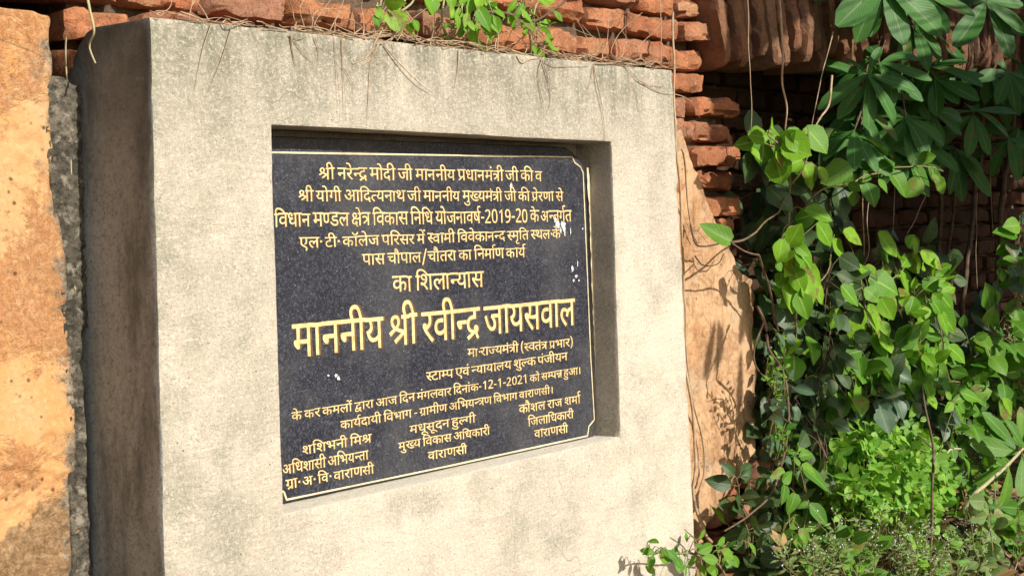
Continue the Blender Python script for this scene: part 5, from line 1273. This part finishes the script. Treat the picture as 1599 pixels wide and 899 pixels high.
strand("dry_creeper", "creeper stem bowing out over the sandy plaster beside the longest one", "creeper",
       [([(1056, 238, .1), (1068, 236, .1), (1072, 290, .15), (1078, 350, .17), (1090, 380, .17)], .003, .002), ([(1064, 430, .15), (1070, 480, .17), (1076, 600, .17), (1096, 680, .17), (1100, 740, .17), (1088, 780, .17), (1104, 840, .15)], .003, .003)], ROOT, VS)
strand("dry_creeper", "looping dark creeper stem over the exposed low brick", "creeper", [([(1078, 352, .17), (1086, 380, .15), (1100, 384, .13), (1130, 378, .1), (1140, 376, .04)], .003, .002), ([(1062, 590, .16), (1064, 700, .16), (1070, 800, .14), (1070, 900, .1)], .003, .003), ([(1086, 400, .18), (1098, 414, .17), (1120, 412, .16), (1130, 395, .16)], .002, .0015)], ROOTD, VS)
HR = "thin roots hanging free in the niche"
for lab, pts, r, m in (("straight pale root hanging past the arch bricks into the dark hole", [(1166, -20, .0), (1169, 60, .0), (1172, 120, .0), (1173, 206, .02)], .0016, ROOT),
                       ("knotted root hanging from the arch end in front of the dark hole", [(1218, 0, .02), (1222, 85, .02), (1221, 130, .02), (1227, 170, .02), (1226, 204, .03)], .0035, ROOT),
                       ("slanting root hung left of the whorled leaves", [(1300, 50, .12), (1290, 90, .12), (1268, 195, .1)], .0022, ROOT),
                       ("bent woody root below the slanting one", [(1297, 118, .13), (1294, 160, .12), (1282, 182, .1), (1272, 200, .1)], .004, ROOT),
                       ("thin root dangling behind the row of mixed leaves", [(1346, 290, .2), (1347, 380, .2), (1348, 420, .2)], .002, ROOT),
                       ("root with a hooked end dangling beside it in the niche", [(1356, 310, .2), (1354, 350, .2), (1356, 390, .2), (1348, 415, .19)], .002, ROOT),
                       ("long root hanging against the shaded back bricks", [(1398, 180, .3), (1396, 280, .3), (1394, 360, .3)], .002, ROOT),
                       ("root slanting across the shaded bricks left of the trunks", [(1448, 300, .3), (1430, 340, .3), (1412, 372, .3)], .002, ROOT),
                       ("hanging root in front of the rightmost bricks", [(1526, 300, .28), (1524, 380, .28), (1526, 450, .28)], .002, ROOT),
                       ("long drooping root between the two right trunks", [(1545, 200, .28), (1548, 300, .28), (1550, 370, .28)], .002, ROOT),
                       ("fine root hanging in front of the brick ends above the slab corner", [(1028, -20, .1), (1030, 40, .1), (1033, 104, .08)], .0013, ROOT)):
    strand("hanging_root", lab, "root", [(pts, r, r*.6)], m, HR)
# dead roots on the slab: a matted rim and strands hanging down its face
DR = "dead roots over the slab's top edge"
def mat_of_roots(label, x0, x1, n, hang):
    mb = MB()
    for i in range(n):
        px = U(x0, x1); top = 27+(px-235)*.1018
        L = U(25, 95)
        a = U(-.35, .35)
        P = [(px-L*.5, top-U(-3, 14)-L*.5*(.10+a*.2), U(-.01, .10)), (px, top-U(-2, 9), U(-.012, .08)), (px+L*.5, top+U(-9, 4)+L*.5*(.10+a*.3), U(-.01, .09))]
        mb.tube(wig([at(*p) for p in P], .014, 5), U(.0006, .0019), .0005, 4)
    for i in range(int(n*.35)):                 # twigs standing against the bricks
        px = U(x0, x1); top = 27+(px-235)*.1018
        P = [(px, top, U(.0, .1)), (px+U(-22, 22), top-U(14, 40), U(.08, .17)), (px+U(-40, 40), top-U(35, 80), U(.12, .18))]
        mb.tube(wig([at(*p) for p in P], .012, 5), U(.0008, .0017), .0006, 4)
    for pts, r in hang:
        mb.tube(wig([at(x, y, -.004) for x, y in pts], .006, 9), r*.85, r*.3, 5)
    tag(mb.build("dead_roots", ROOT), label, "roots", DR)
mat_of_roots("sparse dead roots with two long thin strands at the slab's left top corner", 250, 400, 14, [([(330, 36), (318, 80), (306, 142)], .0011), ([(362, 40), (346, 90), (325, 143)], .0011)])
mat_of_roots("dead roots with a short forked dark strand, left of the root fan", 430, 520, 20, [([(452, 54), (456, 80), (462, 106)], .0022), ([(456, 58), (476, 88), (494, 100)], .001), ([(492, 60), (498, 80), (497, 104)], .0014), ([(450, 54), (466, 60), (480, 56)], .0014)])
mat_of_roots("fan of pale dead roots splayed over the slab edge under the small leafy weed", 530, 640, 26, [([(596, 48), (586, 66), (582, 80)], .0026), ([(584, 74), (570, 92), (552, 101)], .0024), ([(592, 66), (580, 96), (577, 140), (575, 200)], .0016), ([(600, 70), (622, 100), (650, 130), (676, 148)], .0016),
              ([(535, 62), (536, 110), (538, 190)], .0013), ([(524, 62), (526, 120), (528, 190)], .0009), ([(536, 106), (546, 120), (553, 142)], .001), ([(615, 66), (615, 86)], .0012), ([(580, 90), (566, 108)], .0013), ([(590, 92), (570, 102)], .0013)])
mat_of_roots("dense brown mat of dead roots under the feathery weed", 640, 830, 34, [([(717, 78), (715, 110), (710, 138)], .0014), ([(757, 82), (756, 96)], .0012), ([(808, 88), (816, 100), (830, 94), (845, 90)], .0014)])
mat_of_roots("dead roots with twin hanging strands near the middle right of the slab top", 830, 940, 22, [([(846, 92), (841, 120), (848, 160), (849, 180)], .0015), ([(846, 92), (858, 130), (860, 160), (855, 174)], .0015), ([(927, 98), (932, 130), (942, 180), (945, 220)], .0016), ([(926, 100), (922, 130), (912, 148)], .001), ([(846, 92), (870, 104), (920, 102)], .0014)])
mat_of_roots("dead roots trailing to the slab's right top corner with branching ends", 940, 1052, 18, [([(930, 98), (975, 104), (1000, 126), (1034, 134)], .0018), ([(998, 126), (1012, 112)], .0013), ([(1000, 126), (1030, 142), (1052, 146)], .0015), ([(982, 112), (986, 140), (984, 160)], .001), ([(988, 128), (996, 150), (998, 176)], .001), ([(1052, 146), (1080, 160), (1096, 186)], .0013)])
strand("dry_stalk", "pale kinked stalk hanging over the dark end face of the slab", "stalk", [([(133, -14, .16), (140, 20, .13), (147, 50, .12), (141, 74, .14), (150, 98, .11)], .0026, .0016)], PALEST)
strand("plant_fibre", "thin pale fibre hanging down the seam left of the dark end face", "stalk", [([(104, 60, .2), (103, 110, .2), (107, 180, .2), (110, 300, .2), (113, 420, .2), (117, 452, .19)], .0016, .0011)], PALEST)
# weeds growing on top of the wall, leaning over the slab
plant("weed", "leafy weed with serrated leaves leaning over the root fan on the slab top", "weed", [([(575, 70, .15), (590, 40, .13), (598, -10, .1), (600, -50, .12)], .004), ([(592, 40, .13), (640, 10, .1), (650, -30, .1)], .003), ([(575, 70, .15), (620, 20, .12), (640, -20, .12)], .0035)],
      [(586, 16, 600, 26, .08), (586, 24, 592, 40, .08), (645, 32, 656, 46, .07), (664, 0, 680, 20, .06), (640, 34, 646, 46, .08), (676, -6, 668, 22, .06), (690, 2, 676, -8, .06)], [(6, .045, .05, 1)], (L_BRIGHT, PALEST), "weeds rooted in the wall top")
plant("weed", "bright tufted weed with cut leaves at the middle of the slab top", "weed", [([(722, 80, .14), (726, 40, .1), (722, 0, .08), (716, -40, .1)], .003), ([(726, 50, .12), (745, 20, .07), (760, -20, .06)], .003), ([(700, 75, .14), (690, 30, .12), (698, -20, .12)], .004)],
      [(712, 20, 718, 44, .05), (730, 20, 724, 44, .05), (742, 6, 764, 46, .05), (720, 14, 704, 30, .06), (735, 0, 712, 10, .06), (752, 20, 762, 50, .04), (728, 30, 740, 48, .05), (760, 0, 776, 14, .06), (706, 8, 700, 28, .06), (744, -6, 730, 24, .05)],
      [(34, .04, .06, 0), (22, .04, .05, 1)], (L_BRIGHT, PALEST), "weeds rooted in the wall top", 'narrow', .45)
plant("weed", "bright tufted weed against the orange bricks right of the middle one", "weed", [([(830, 90, .14), (826, 50, .1), (812, 10, .08), (806, -30, .1)], .003), ([(826, 50, .1), (836, 20, .08), (850, -20, .1)], .0025)],
      [(812, 14, 834, 30, .05), (816, 30, 830, 48, .05), (820, 4, 806, 26, .06), (806, 0, 790, 18, .06), (828, 34, 838, 46, .05), (822, 26, 812, 44, .06)],
      [(26, .04, .05, 0), (12, .035, .04, 1)], (L_BRIGHT, PALEST), "weeds rooted in the wall top", 'narrow', .45)
strand("dry_twig", "dark bare twig leaning across the orange bricks above the slab", "twig", [([(745, 18, .08), (790, 22, .06), (832, 32, .05), (870, 12, .08), (890, -10, .1)], .0035, .002)], ROOTD)

# leaf litter on the earth heaped in the niche
mb = MB()
for _ in range(1500):
    x, y = U(2.1, 5.0), U(-.15, .48)
    zz = GROUND+.05*fbm((x, y, 0), .9)+.45*sst((x-1.9)/.6)*sst((y+.6)/.8)+U(.0, .03)
    a = U(0, 6.28)
    L = U(.02, .07)
    leaf(mb, Vector((x, y, zz)), Vector((math.cos(a), math.sin(a), U(-.2, .5))), Vector((U(-.6, .6), U(-.9, .2), 1)), L, L*U(.3, .6), 'ell', U(-.3, .5), U(0, .5), 0, rows=4, cols=2)
for _ in range(260):
    x, y = U(2.1, 5.0), U(-.15, .48)
    zz = GROUND+.45*sst((x-1.9)/.6)*sst((y+.6)/.8)+.03
    a = U(0, 6.28); L = U(.05, .16)
    mb.tube([(x, y, zz), (x+L*math.cos(a), y+L*math.sin(a), zz+U(0, .05))], .002, .0012, 4, 1)
tag(mb.build("leaf_litter", [L_DRY, ROOT]), "brown dead leaves and twigs covering the earth inside the niche", "leaf litter", None, "stuff")
